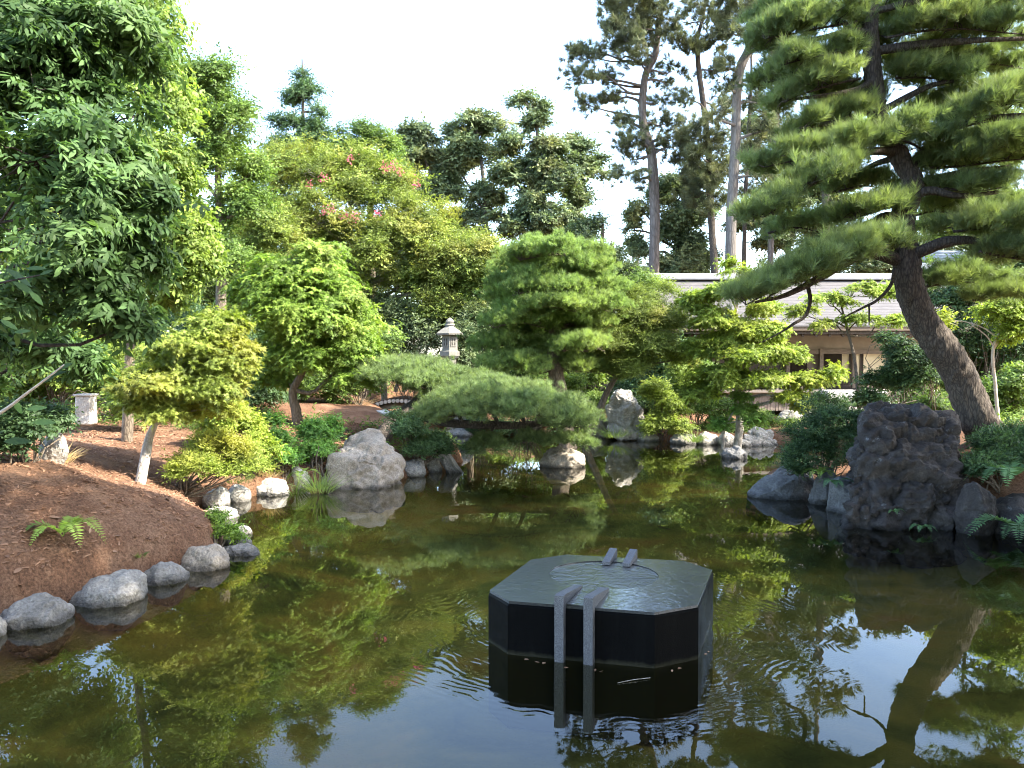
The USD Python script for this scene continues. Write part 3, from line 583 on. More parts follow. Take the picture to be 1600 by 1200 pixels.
T.part('verge_board', trimesh.convex.convex_hull(np.array([eL + [-.06, 0, -.2], eL + [-.06, 0, .06], rL + [-.06, 0, .06], rL + [-.06, 0, -.2], eL + [.0, 0, -.2], eL + [.0, 0, .06], rL + [0, 0, .06], rL + [0, 0, -.2]])), 'wood_brown')
for k in range(20):
    x = eL[0] + .25 + k * .4
    T.part('rafter', trimesh.convex.convex_hull(np.array([[x + dx, y, z + dz] for dx in (0, .07) for y, z in ((24.75, eL[2] - .23), (27.2, eL[2] + .72)) for dz in (-.09, 0)])), 'wood_dark')
zt, zb, zf = P(1100, 548, BY)[2], P(1100, 604, BY)[2], P(1100, 608, BY)[2]
x0, x1 = P(1060, 0, BY)[0], P(1478, 0, BY)[0]
T.part('upper_wall', box(x0, 26.0, zt, x1, 26.12, eL[2] + .1), 'plaster', label='shaded plaster band under the eaves')
T.part('lintel', box(x0, 25.93, zt - .1, x1, 25.99, zt + .04), 'wood_brown')
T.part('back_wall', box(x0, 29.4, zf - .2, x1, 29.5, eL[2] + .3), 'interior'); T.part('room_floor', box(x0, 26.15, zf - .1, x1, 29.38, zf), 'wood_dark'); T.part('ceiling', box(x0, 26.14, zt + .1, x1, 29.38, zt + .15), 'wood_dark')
T.part('wall_panel', bx_(1062, 550, 1150, 604, 26.05, 26.1), 'wood_brown'); T.part('wall_panel', bx_(1170, 550, 1228, 604, 26.05, 26.1), 'wood_dark'); T.part('wall_panel', bx_(1262, 552, 1280, 604, 26.05, 26.1), 'wood_brown')
for px in (1066, 1150, 1230, 1282, 1333, 1392, 1450):
    T.part('post', bx_(px - 3.2, 545, px + 3.2, 606, 25.9, 26.03), 'wood_brown')
for k, (p0, p1) in enumerate(((1318, 1331), (1336, 1348), (1352, 1389), (1395, 1448))):
    s = T.part('paper_screen', bx_(p0, 552, p1, 601, 26.2, 26.23), 'shoji_paper', label='cream paper screen')
    T.part('screen_frame', cat([bx_(p0 - .6, 552, p0 + 1, 601, 26.17, 26.2), bx_(p1 - 1, 552, p1 + .6, 601, 26.17, 26.2), bx_(p0, 596, p1, 601.5, 26.165, 26.195)]), 'wood_dark', parent=s)
T.part('deck', box(x0, 24.9, zf - .12, x1, 26.16, zf - .005), 'wood_weathered')
for k in range(46):                                              # the upright boards of the skirting
    p0 = 1085 + k * 4.35
    T.part('skirting_board', bx_(p0, 611, p0 + 4.15, 641 + (k * 7 % 5) * .2, 24.92 + (k * 5 % 3) * .006, 24.98, 25), 'wood_weathered')
T.part('rail', bx_(1085, 600, 1284, 603, 24.84, 24.9, 25), 'wood_weathered'); T.part('rail', bx_(1085, 609, 1286, 613, 24.80, 24.9, 25), 'wood_weathered')
for px in (1090, 1128, 1170, 1212, 1250, 1282): T.part('rail_post', bx_(px - 1.5, 597, px + 1.5, 612, 24.83, 24.91, 25), 'wood_weathered')
T.part('entrance_step', bx_(1288, 610, 1460, 622, 24.1, 24.9, 24.4), 'concrete'); T.part('entrance_step', bx_(1284, 622, 1480, 640, 23.3, 24.9, 23.6), 'concrete')
T = Thing('far_roof', 'pale bluish roof of a second house glimpsed behind the leaning pine', 'house', (16, 36, 1.6))
a, b = P(1425, 428, 34), P(1600, 428, 34); c, d = P(1600, 392, 37.5), P(1450, 392, 37.5)
for k in range(8):
    t0, t1 = k / 8, (k + 1.1) / 8; q = [a + (d - a) * t0, b + (c - b) * t0, b + (c - b) * t1, a + (d - a) * t1]
    T.part('roof_course', trimesh.convex.convex_hull(np.array([v + [0, 0, .05 * (1 if m < 2 else 0)] for m, v in enumerate(q)] + [v - [0, 0, .06] for v in q])), 'roof_far')
T.part('wall', box(a[0] + .4, 34.8, 1, b[0], 40, a[2] + .25), 'plaster')
# ---------------------------------------------------------------- stone lantern
LD = 25.0; c0 = P(703, 560, LD); k = LD / FPX
def hexring(r, z, n=6, ph=math.pi / 6): return [[c0[0] + r * math.cos(ph + i * 2 * math.pi / n), c0[1] + r * math.sin(ph + i * 2 * math.pi / n), z] for i in range(n)]
def zz(py): return P(703, py, LD)[2]
def hexes(rows, n=6): return trimesh.convex.convex_hull(np.array([p for r, py in rows for p in hexring(r * k, zz(py), n)]))
T = Thing('stone_lantern', 'tall grey stone lantern with a small latticed window before the dark hedge', 'lantern', (c0[0], c0[1], ground_z(c0[0], c0[1])))
T.part('shaft', cat([hexes([(9.5, 558), (10.5, 600)], 12), hexes([(12, 588), (12, 593)], 12)]), 'lantern_stone')
T.part('platform', hexes([(13, 560), (17, 556), (17, 549), (14, 548)]), 'lantern_stone')
lb = T.part('light_box', hexes([(13.2, 548.5), (13.2, 523)]), 'lantern_stone')
for m in range(6):
    if m in (0, 3): pass
    ang = math.pi / 3 * m; f = np.array([math.cos(ang), math.sin(ang)]); rr = 13.2 * k * math.cos(math.pi / 6)
    w, zt0, zb0 = 4.2 * k, zz(528), zz(541)
    def pane(u0, u1, za, zb_, o):
        s = np.array([-f[1], f[0]]); pts = [[*(c0[:2] + f * (rr + oo) + s * u), z] for u in (u0, u1) for z in (za, zb_) for oo in (-.01, o)]
        return trimesh.convex.convex_hull(np.array(pts))
    wn = T.part('window', pane(-w, w, zb0, zt0, .004), 'lantern_hole', parent=lb)
    T.part('lattice', cat([pane(-.8 * k, .8 * k, zb0, zt0, .016), pane(-w, -w * .82, zb0, zt0, .015), pane(w * .82, w, zb0, zt0, .015), pane(-w, w, zb0 + .45 * (zt0 - zb0), zb0 + .55 * (zt0 - zb0), .012), pane(-w, w, zt0 - .02, zt0 + .01, .018), pane(-w, w, zb0 - .01, zb0 + .02, .018)]), 'lantern_stone', parent=lb)
T.part('roof', cat([hexes([(22, 523.5), (23, 521), (15, 515)]), hexes([(15, 515.5), (7, 510)])]), 'lantern_stone')
T.part('finial', cat([hexes([(6, 510.5), (8, 508), (6.5, 506)], 10), hexes([(5, 506), (7, 502.5), (4.5, 499), (1, 496.5)], 10)]), 'lantern_stone')
# ---------------------------------------------------------------- arched log bridge and the stone bench by it
BD = 26.5; T = Thing('arched_bridge', 'small arched log bridge with pale log ends behind the spreading pine', 'bridge', P(612, 660, BD))
ang = np.linspace(-1, 1, 27); bxs = np.array([P(622 + 82 * t, 626 + 36 * t * t, BD) for t in ang])
for yy in (0, 1.7):
    T.part('beam', tube(spline(bxs + [0, yy + .15, -.16], 40), .10, 8), 'log_wood', True)
for p in bxs:
    l = T.part('deck_log', tube(np.array([p + [0, -.1, 0], p + [0, 2.0, 0]]), .066, 9), 'log_wood', True)
    T.part('log_end', tube(np.array([p + [0, -.125, 0], p + [0, -.102, 0]]), .062, 9), 'log_end', parent=l)
T.part('path_fill', (np.vstack([bxs + [0, .12, .075], bxs + [0, 1.75, .075]]), np.array([(i, i + 1, i + 28, i + 27) for i in range(26)])), 'ground')
T = Thing('stone_bench', 'pale stone slab on a short pillar beside the arched bridge', 'bench', P(600, 662, 22))
T.part('slab', trimesh.convex.convex_hull(np.array([P(586, 641, 22), P(600, 646, 21.4), P(616, 645, 21.6), P(602, 640, 22.4)] + [v + np.array([0, 0, -.07]) for v in (P(586, 641, 22), P(600, 646, 21.4), P(616, 645, 21.6), P(602, 640, 22.4))])), 'concrete')
a = P(597, 668, 21.6); b = P(606, 647, 21.6); T.part('pillar', box(a[0], 21.6, a[2], b[0], 21.85, b[2], .01), 'concrete')
T = Thing('stone_post', 'short square pale stone post under the leaves on the left bank', 'post', P(130, 662, 14.2))
a, b = P(117, 664, 14.2), P(141, 619, 14.2); T.part('pillar', jitter(trimesh.Trimesh(*trimesh.remesh.subdivide_to_size(*(lambda m: (m.vertices, m.faces))(box(a[0], 14.2, a[2], b[0], 14.45, b[2], .02)), .04)), .015, 9, 3), 'rock_pale'); T.part('cap', box(a[0] - .02, 14.17, b[2] - .003, b[0] + .02, 14.48, b[2] + .035, .012), 'rock_pale')
T = Thing('utility_pole', 'distant grey utility pole with a crossarm above the shrubs', 'pole', P(996, 430, 58))
a, b = P(996, 440, 58), P(996, 393, 58); T.part('pole', tube(np.array([a - [0, 0, 3], b]), .11, 8), 'pole_metal'); a, b = P(985, 399, 58), P(1007, 398, 58); T.part('crossarm', tube(np.array([a, b]), .07, 6), 'pole_metal')
for px in (988, 1004): T.part('insulator', tube(np.array([P(px, 398, 58), P(px, 394, 58)]), .06, 6), 'pole_metal')
# ---------------------------------------------------------------- fountain
FT = .40
OCT = [W(*p, FT)[:2] for p in ((764, 922), (794, 939), (1023, 957), (1091, 945), (1114, 890), (1069, 876), (885, 866), (829, 874))]
OCT = np.array(OCT); fc = OCT.mean(0)
T = Thing('fountain', 'low black stone octagon fountain standing in the pond', 'fountain', (fc[0], fc[1], -.5))
R0 = .455; n = 96
cc = np.array(W(943, 897, FT)[:2])
def prism(poly, z0, z1, s0=1.0, s1=1.0):
    return trimesh.convex.convex_hull(np.array([[*(fc + (p - fc) * s0), z0] for p in poly] + [[*(fc + (p - fc) * s1), z1] for p in poly]))
T.part('block', trimesh.convex.convex_hull(np.vstack([prism(OCT, -.55, FT - .036, 1.004, 1.004).vertices, prism(OCT, FT - .023, FT - .0222, .994, .994).vertices])), 'basalt')
OCT = fc + (OCT - fc) * .993
ring = [(cc[0] + R0 * math.cos(a), cc[1] + R0 * math.sin(a)) for a in np.linspace(0, 2 * np.pi, n, endpoint=False)]
top = Polygon(OCT, [ring]); m = trimesh.creation.extrude_polygon(top, .02, engine='earcut'); m.apply_translation([0, 0, FT - .021])
T.part('wet_top', m, 'wet_top')
dv, df = trimesh.creation.triangulate_polygon(Polygon(ring).buffer(-.002), engine='earcut')
T.part('basin_water', (np.c_[dv, 0 * dv[:, 0] + FT - .009], df), 'basin_water')
ax = unit((OCT[4] - OCT[3])); sx = np.array([ax[1], -ax[0]])           # along the rails, and to the right
def eased(pts, near, b=.006):
    p = np.array(pts); return trimesh.convex.convex_hull(np.array([p[i] + unit(p[j] - p[i]) * b for i in range(len(p)) for j in near(i)]))
def rail(u, inner, outer, h_in, h_out, drop, w=.068):
    """A granite bar from near the basin out to the block's edge; h: heights over the top; drop: how far it runs down the face."""
    pts = []
    for v, z in ((inner, FT - .005), (inner, FT + h_in), (outer, FT + h_out), (outer, FT - .005)):
        for s in (-w / 2, w / 2): pts.append([*(cc + sx * (u + s) + ax * v), z])
    return eased(pts, lambda i: (i ^ 1, (i + 2) % 8, (i - 2) % 8))
fr = Polygon(OCT)
def edge(u, sgn):
    from shapely.geometry import LineString
    p = cc + sx * u; l = LineString([p, p + ax * sgn * 3]).intersection(fr.exterior); return sgn * np.linalg.norm(np.array(l.coords[0]) - p) if l.geom_type == 'Point' else sgn
for u in (-.095, .118):
    e = edge(u, -1); q = T.part('granite_bar', rail(u, -.47, e - .0, .022, .085, 0), 'granite')
    pts = [[*(cc + sx * (u + s) + ax * v), z] for v in (e - .002, e - .07) for s in (-.034, .034) for z in (-.5, FT + .0855)]
    T.part('granite_upright', eased(pts, lambda i: (i ^ 1, i ^ 2, i ^ 4)), 'granite')
for u in (-.055, .125):
    e = edge(u, 1); T.part('granite_bar', rail(u, .33, e + .03, .022, .075, 0), 'granite')
for u0, sgn in ((.012, -1),):                                     # the sheet of water running off between the bars
    e = edge(u0, sgn); pts = [[*(cc + sx * (u0 + s) + ax * v), FT + .002 + dz] for v in (-.46, e - .004) for s in (-.07, .07) for dz in (0, .008)]
    T.part('overflow', trimesh.convex.convex_hull(np.array(pts)), 'basin_water')
fl = None; r = rng(31)
for px, py in ((822, 1030), (838, 1034), (850, 1036), (929, 1046), (940, 1048), (1049, 1047), (1062, 1044), (1103, 1022), (1108, 1018), (884, 1043)):
    p = W(px, py, .004)
    if fl is None:
        fl = Thing('floating_leaf', 'small pale leaf floating against the foot of the fountain', 'leaf', p, 'leaves floating at the foot of the fountain'); fl.part('blade', leaves(np.array([p - [.015, 0, 0]]), np.array([[1, .3, .06]]), np.array([[0, -.2, 1.0]]), .038, .017, ((.3, .9), (.7, .8)), .2), 'dead_leaf')
    else:
        x = UsdGeom.Xform.Define(stage, numbered('/World', 'floating_leaf')); x.AddTranslateOp().Set(Gf.Vec3d(*map(float, p))); x.AddRotateZOp().Set(float(r.uniform(0, 360))); x.GetPrim().GetReferences().AddInternalReference(fl.path); x.GetPrim().SetInstanceable(True)
        tag(x.GetPrim(), 'small pale leaf floating against the foot of the fountain', 'leaf', 'leaves floating at the foot of the fountain')
T = Thing('floating_twig', 'thin pale twig floating on the water in front of the fountain', 'twig', W(990, 1063, .004)); T.part('stem', tube(spline([W(965, 1067, .006), W(990, 1062, .008), W(1016, 1059, .007)], 10), .0028, 5), 'bark_pale', True)
# ---------------------------------------------------------------- stones along the shore: box in the picture, depth, seed
for lab, bx, D, sd, mn in (
    ('grey boulder cut off by the left edge of the photo', (-45, 950, 9, 1012), 6.45, 1, 'rock'),
    ('rounded grey boulder nearest the camera in the left row', (4, 925, 112, 990), 6.75, 2, 'rock'),
    ('largest smooth grey boulder in the near left row', (112, 889, 226, 957), 7.35, 3, 'rock'),
    ('squarish grey boulder with a cleft in the near left row', (221, 877, 294, 923), 8.05, 4, 'rock'),
    ('rounded tan grey boulder below the little bank shrub', (284, 849, 356, 906), 8.6, 5, 'rock_warm'),
    ('low dark sloping stone touching the water at the bank corner', (340, 848, 404, 886), 9.2, 6, 'rock'),
    ('grey stone standing behind the low sloping one', (346, 836, 393, 872), 9.6, 7, 'rock'),
    ('small sunlit white stone above the bank corner', (356, 820, 393, 850), 10.3, 8, 'rock_pale'),
    ('sunlit white stone on the bank below the mulch slope', (318, 790, 372, 823), 11.3, 9, 'rock_pale'),
    ('sunlit square white stone at the turn of the bank', (317, 760, 358, 797), 12.3, 10, 'rock_pale'),
    ('sunlit upright white stone with its foot in the water', (356, 756, 391, 787), 12.7, 11, 'rock_pale'),
    ('long flat sunlit white stone left of the reeds', (392, 746, 451, 782), 13.3, 12, 'rock_pale'),
    ('round pale stone half hidden by the reeds', (453, 728, 484, 766), 13.9, 13, 'rock_pale'),
    ('dark edging stone beside the pointed boulder', (624, 716, 664, 748), 15.4, 14, 'rock'),
    ('middle dark edging stone under the ferny shrub', (660, 712, 690, 742), 16.0, 15, 'rock'),
    ('last dark edging stone before the inlet', (686, 708, 722, 738), 16.6, 16, 'rock'),
    ('isolated tan boulder standing in open water', (842, 696, 915, 733), 16.7, 17, 'rock_warm'),
    ('pale stone at the foot of the tall white rock', (996, 676, 1030, 696), 22.0, 19, 'rock_pale'),
    ('low grey stone on the far shore left of the pale pair', (1046, 676, 1092, 697), 21.3, 20, 'rock'),
    ('left one of the pale pair of stones on the far shore', (1088, 674, 1126, 698), 21.2, 21, 'rock_pale'),
    ('right one of the pale pair of stones on the far shore', (1122, 673, 1150, 698), 21.0, 22, 'rock_pale'),
    ('low pale stone in front of the craggy far rock', (1148, 686, 1176, 702), 20.8, 23, 'rock_pale'),
    ('dark round stone lying in the water before the far shore', (1127, 696, 1168, 722), 18.2, 25, 'rock_slate'),
    ('small dark stone between the slate boulder and the ferns', (1262, 731, 1318, 787), 12.4, 27, 'rock_slate'),
    ('dark rounded stone leaning on the great black rock', (1290, 744, 1368, 812), 11.7, 28, 'rock_slate'),
    ('low dark stone right of the great black rock', (1488, 752, 1562, 836), 10.3, 29, 'rock_black'),
    ('dark shelving stone on the right bank by the ferns', (1528, 770, 1700, 842), 10.05, 30, 'rock_black'),
    ('dark foundation boulder under the deck corner', (1206, 640, 1262, 684), 23.3, 31, 'rock'),
    ('smaller dark foundation stone left of the steps', (1252, 638, 1292, 676), 23.2, 32, 'rock'),
    ('dark foundation stone below the entrance steps', (1278, 640, 1336, 690), 22.6, 33, 'rock'),
    ('dim flat rock on the far inlet shore left', (690, 668, 740, 688), 23.4, 34, 'rock'),
    ('dim flat rock on the far inlet shore right', (752, 664, 800, 686), 23.6, 35, 'rock'),
    ('shadowed stone behind the low pine branches', (694, 630, 742, 676), 23.9, 36, 'rock'),
    ('low tan stone on the far shore beside the grass clump', (918, 652, 962, 690), 22.9, 37, 'rock_warm'),
    ('mossy grey boulder behind dry grass on the left bank', (58, 676, 108, 722), 9.6, 38, 'rock')):
    gx_ = .05 * (bx[2] - bx[0]) if sd < 17 else 0
    boulder(lab, (bx[0] - gx_, bx[1], bx[2] + gx_, bx[3]), D, sd, mn, rough=.045, crack=.03, crag=.05 * (bx[2] - bx[0]) * D / FPX, lump=.10)
def rock_px(pts, D, dd): return [P(x, y, D + o * dd) for x, y in pts for o in (0, 1)]
# the pointed boulder
pts = [P(508, 762, 14.0), P(512, 715, 14.3), P(532, 690, 14.8), P(548, 678, 15.0), P(572, 669, 15.1), P(598, 676, 15.0), P(620, 702, 14.9), P(632, 722, 14.8), P(632, 755, 14.5), P(592, 764, 13.9), P(545, 769, 13.8), P(560, 716, 14.1), P(600, 720, 14.2),
       P(590, 674, 15.8), P(540, 690, 15.8), P(630, 730, 16.0), P(520, 740, 15.9)]
pts += [p - [0, 0, .45] for p in pts if p[2] < .25]
single('boulder', 'big pointed tan boulder with dark cracks rising from the pond edge', 'boulder', rock_shape(pts, 41, 5, .05, .11, 3.0, 1, .035, .015), 'rock_warm', 50)
pts = [P(945, 660, 22.6), P(948, 628, 22.8), P(962, 612, 23.0), P(985, 611, 23.0), P(996, 625, 22.8), P(1008, 655, 22.5), P(1014, 690, 22.2), P(978, 690, 22.0), P(950, 680, 22.4), P(975, 640, 22.3), P(965, 615, 24.0), P(990, 640, 24.0), P(1005, 680, 23.6)]
single('boulder', 'tall craggy white boulder on the far shore', 'boulder', rock_shape(pts, 43, 5, .06, .10, 4.5, 1, .12, .08), 'rock_pale', 40)
pts = [P(1158, 700, 21.2), P(1162, 680, 21.3), P(1180, 668, 21.5), P(1198, 669, 21.5), P(1216, 690, 21.3), P(1228, 706, 21.0), P(1190, 706, 20.7), P(1185, 670, 22.2), P(1220, 700, 22.2)]
single('boulder', 'craggy sunlit far shore rock with a broad pointed top', 'boulder', rock_shape(pts, 44, 5, .06, .10, 4.5, 1, .10, .08), 'rock_pale', 40)
pts = [P(1164, 767, 13.3), P(1180, 776, 13.0), P(1196, 744, 13.3), P(1222, 726, 13.4), P(1240, 720, 13.5), P(1262, 728, 13.4), P(1276, 752, 13.2), P(1278, 788, 12.9), P(1230, 786, 12.8), P(1215, 760, 12.9), P(1250, 745, 12.95), P(1240, 725, 14.3), P(1275, 740, 14.3), P(1185, 760, 14.2)]
pts += [p - [0, 0, .4] for p in pts if p[2] < .22]
single('boulder', 'smooth dark slate boulder pointing into the water at the tip of the right bank', 'boulder', rock_shape(pts, 46, 5, .03, .04, 3.0, 1, .02, .02), 'rock_slate', 50)
# the great black rock
front = [(1318, 806), (1334, 740), (1345, 690), (1350, 645), (1362, 634), (1420, 645), (1440, 652), (1470, 640), (1488, 652), (1500, 690), (1502, 740), (1506, 800), (1500, 832), (1440, 834), (1370, 818)]
pts = []
for x, y in front:
    s = (y - 634) / 200
    pts += [P(x, y, 11.35 - .75 * s), P(x + (1425 - x) * .06, y + 2, 12.3)]
pts += [P(1352, 640, 12.6), P(1400, 640, 12.8), P(1450, 642, 12.8), P(1492, 646, 12.6), P(1350, 642, 11.2), P(1496, 655, 11.2), P(1425, 646, 11.1)]
pts += [P(1420, 720, 10.75), P(1400, 790, 10.55), P(1470, 780, 10.5)]
pts += [p - [0, 0, .5] for p in pts if p[2] < .3]
single('boulder', 'great craggy black rock on the right bank, largest in the garden', 'boulder', rock_shape(pts, 45, 6, .05, .14, 5.5, 1, .17, .04), 'rock_black', 40)
# ---------------------------------------------------------------- the great leaning pine on the right bank
PD = 12.5
T = Thing('leaning_pine', 'great leaning garden pine with cloud-like needle layers on the right bank', 'pine tree', P(1535, 668, PD))
q = trunk(T, [(1546, 690, 12.6, 31), (1528, 655, 12.5, 27), (1500, 590, 12.5, 25.5), (1476, 548, 12.4, 24.5), (1442, 500, 12.4, 23.5), (1422, 450, 12.3, 22), (1416, 400, 12.3, 20.5), (1409, 350, 12.3, 19), (1419, 310, 12.4, 18.5), (1425, 280, 12.5, 16.5), (1402, 240, 12.6, 15), (1374, 190, 12.7, 15), (1365, 120, 12.7, 13.5), (1360, 40, 12.7, 12), (1366, -60, 12.8, 9), (1362, -180, 12.8, 5), (1370, -240, 12.8, 3)], 'pine_bark', 40, 170, .34, 3)
def pb(rows, sides=8):
    p, r = trunk_pts(rows); s = spline(np.c_[p, r], 22); return T.part('branch', tube(s[:, :3], s[:, 3], sides, .2, 4), 'pine_bark', True)
def pad(spine, half, depth, n, seed, parent=None, **kw): pine_pad(T, spine, half * 1.08, depth * 1.15, int(n * .95), seed, parent=parent, **kw)
b = pb([(1408, 408, 12.3, 11), (1370, 396, 12.1, 9.5), (1345, 397, 12.0, 9), (1310, 416, 11.8, 8), (1270, 440, 11.6, 6), (1225, 462, 11.4, 4), (1180, 472, 11.3, 2)])
pad([(1372, 362, 12.1), (1330, 376, 11.9), (1275, 400, 11.6), (1220, 432, 11.4), (1165, 462, 11.2)], 26, .8, 620, 1, b); pad([(1390, 372, 11.8), (1330, 395, 11.5), (1260, 418, 11.2), (1195, 455, 11.0)], 22, .5, 420, 2, b)
b = pb([(1408, 348, 12.3, 9), (1385, 338, 12.2, 7), (1362, 348, 12.1, 6), (1335, 355, 12.0, 3)]); pad([(1390, 312, 12.3), (1350, 325, 12.1), (1312, 340, 12.0)], 20, .6, 240, 3, b)
b = pb([(1400, 238, 12.6, 8), (1370, 236, 12.3, 6.5), (1340, 242, 12.2, 6), (1300, 268, 12.0, 5), (1250, 295, 11.8, 4), (1205, 312, 11.7, 2)])
pad([(1450, 225, 12.4), (1405, 206, 12.3), (1350, 212, 12.2), (1300, 225, 12.0)], 22, .8, 430, 4, b); pad([(1320, 250, 12.0), (1270, 275, 11.8), (1215, 312, 11.6), (1195, 325, 11.6)], 24, .7, 400, 5, b); pad([(1290, 228, 12.4), (1240, 240, 12.3), (1195, 250, 12.2)], 20, .6, 260, 6, b)
b = pb([(1370, 170, 12.7, 7), (1345, 178, 12.5, 5.5), (1310, 190, 12.3, 4.5), (1250, 200, 12.2, 2)]); pad([(1350, 165, 12.6), (1300, 180, 12.4), (1245, 198, 12.2)], 17, .6, 270, 7, b)
b = pb([(1366, 125, 12.7, 7), (1340, 140, 12.5, 5), (1300, 148, 12.4, 4), (1240, 155, 12.3, 2)]); pad([(1345, 112, 12.6), (1300, 122, 12.4), (1250, 138, 12.3), (1225, 150, 12.3)], 19, .7, 330, 8, b)
b = pb([(1362, 55, 12.7, 7), (1330, 48, 12.5, 5), (1280, 60, 12.4, 4), (1215, 66, 12.3, 2)]); pad([(1340, 22, 12.6), (1290, 30, 12.5), (1240, 40, 12.4), (1195, 48, 12.4)], 22, .8, 420, 9, b); pad([(1320, 72, 12.3), (1270, 80, 12.2), (1225, 92, 12.1)], 16, .6, 250, 10, b)
b = pb([(1366, 80, 12.7, 8), (1420, 72, 12.6, 7), (1480, 66, 12.5, 6), (1545, 62, 12.4, 4), (1620, 60, 12.4, 3)]); pad([(1385, 48, 12.6), (1440, 38, 12.5), (1500, 34, 12.4), (1570, 40, 12.4), (1620, 44, 12.4)], 20, .8, 480, 11, b)
b = pb([(1360, 20, 12.7, 6), (1420, 4, 12.6, 5), (1500, -14, 12.5, 4), (1590, -20, 12.5, 2)]); pad([(1390, -20, 12.6), (1470, -30, 12.5), (1560, -36, 12.5), (1640, -34, 12.4)], 22, .9, 420, 12, b)
b = pb([(1376, 175, 12.7, 6), (1420, 150, 12.7, 5), (1460, 132, 12.7, 4), (1500, 125, 12.7, 2)]); pad([(1400, 112, 12.8), (1450, 112, 12.8), (1500, 120, 12.8)], 18, .6, 240, 13, b)
b = pb([(1420, 262, 12.6, 8), (1470, 210, 12.4, 6.5), (1520, 190, 12.3, 6), (1580, 182, 12.2, 5), (1640, 180, 12.2, 3)]); pad([(1455, 195, 12.5), (1510, 170, 12.4), (1570, 150, 12.3), (1630, 140, 12.3)], 26, .8, 520, 14, b); pad([(1480, 232, 12.2), (1540, 222, 12.1), (1610, 214, 12.1)], 20, .6, 320, 15, b)
b = pb([(1428, 290, 12.5, 8), (1465, 278, 12.5, 6), (1520, 268, 12.4, 5), (1580, 260, 12.3, 3)]); pad([(1455, 252, 12.6), (1510, 248, 12.5), (1570, 240, 12.4), (1630, 236, 12.4)], 20, .7, 360, 16, b)
b = pb([(1425, 305, 12.4, 8), (1455, 298, 12.3, 7), (1500, 306, 12.2, 5), (1560, 300, 12.2, 3)]); pad([(1470, 284, 12.4), (1520, 290, 12.3), (1575, 282, 12.2)], 17, .5, 240, 17, b)
b = pb([(1420, 402, 12.3, 11), (1450, 388, 12.1, 9.5), (1480, 378, 12.0, 9), (1520, 376, 11.9, 6), (1570, 390, 11.8, 3)]); pad([(1490, 350, 12.0), (1540, 346, 11.9), (1600, 356, 11.8)], 22, .7, 360, 18, b); pad([(1530, 382, 11.7), (1580, 392, 11.7), (1640, 398, 11.6)], 20, .6, 300, 19, b)
b = pb([(1404, 245, 12.8, 6), (1360, 260, 13.2, 4), (1300, 300, 13.5, 2)])
for k, (xx, yy, D, w, n) in enumerate(((1240, 15, 13.4, 50, 260), (1300, 85, 13.4, 50, 260), (1240, 110, 13.5, 45, 240), (1330, 145, 13.5, 40, 200), (1280, 205, 13.4, 50, 260), (1350, 280, 13.3, 40, 200), (1240, 345, 13.4, 40, 160), (1440, 85, 13.5, 50, 240), (1550, 90, 13.6, 50, 260), (1480, 155, 13.4, 45, 240), (1560, 205, 13.4, 55, 280), (1460, 320, 13.3, 40, 220), (1550, 320, 13.4, 55, 280), (1500, 430, 13.3, 60, 320), (1580, 450, 13.2, 60, 320), (1450, 15, 13.6, 60, 280), (1560, 5, 13.6, 60, 280))):
    pad([(xx - w, yy + 9, D), (xx, yy, D), (xx + w, yy + 7, D)], 19, .6, n, 50 + k, b)
for k, (xx, yy) in enumerate(((1300, -90), (1440, -110), (1340, -160), (1400, -220))): pad([(xx - 70, yy + 10, 12.8), (xx, yy, 12.8), (xx + 80, yy + 8, 12.8)], 26, .9, 380, 20 + k)
for rows in ([(1398, 420, 12.2, 3.5), (1392, 445, 12.1, 3), (1372, 468, 12.0, 2.5), (1350, 480, 11.9, 2), (1320, 495, 11.9, 1)], [(1358, 476, 11.9, 1.6), (1358, 508, 11.9, 1)], [(1262, 446, 11.6, 3.5), (1266, 470, 11.6, 3), (1258, 494, 11.6, 2.6), (1240, 506, 11.5, 2.4), (1222, 518, 11.5, 1.6), (1190, 535, 11.5, .8)]):
    p, r = trunk_pts(rows); s = spline(np.c_[p, r], 16); T.part('hanging_twig', tube(s[:, :3], s[:, 3], 6), 'bark_dark', True)
# ---------------------------------------------------------------- spreading low pine over the inlet
T = Thing('spreading_pine', 'low spreading pine trained flat on a horizontal limb over the water', 'pine tree', P(596, 690, 16.4))
trunk(T, [(590, 700, 16.2, 14), (606, 672, 16.5, 13), (632, 648, 16.9, 12.5), (650, 632, 17.2, 11), (664, 612, 17.5, 8), (640, 596, 17.8, 5)], 'pine_bark', 20, 50, .35, 5)
def lb(rows):
    p, r = trunk_pts(rows); s = spline(np.c_[p, r], 24); return T.part('branch', tube(s[:, :3], s[:, 3], 10, .25, 6), 'pine_bark', True)
b = lb([(640, 640, 17.0, 9), (668, 652, 16.9, 8), (705, 661, 16.8, 7.5), (760, 664, 16.8, 7), (815, 664, 16.8, 6), (860, 660, 16.9, 5), (900, 656, 16.9, 3)])
kw = dict(mname='pine_low', proto='pine_soft')
pine_pad(T, [(668, 622, 16.8), (715, 622, 16.7), (770, 614, 16.6), (825, 618, 16.6), (870, 632, 16.6), (905, 655, 16.6)], 26, 1.3, 2000, 30, parent=b, **kw)
pine_pad(T, [(662, 645, 15.9), (720, 640, 15.8), (780, 634, 15.7), (840, 640, 15.7), (890, 660, 15.8)], 18, .6, 900, 31, parent=b, **kw)
for k, (x, y) in enumerate(((715, 640), (770, 640), (812, 640), (858, 640))): lb([(x + 8, 662, 16.8, 3.5), (x, y + 4, 16.7, 3), (x - 8, y - 8, 16.6, 2)])
b = lb([(655, 625, 17.3, 8), (690, 606, 17.8, 6), (740, 604, 18.1, 4), (800, 608, 18.4, 2)])
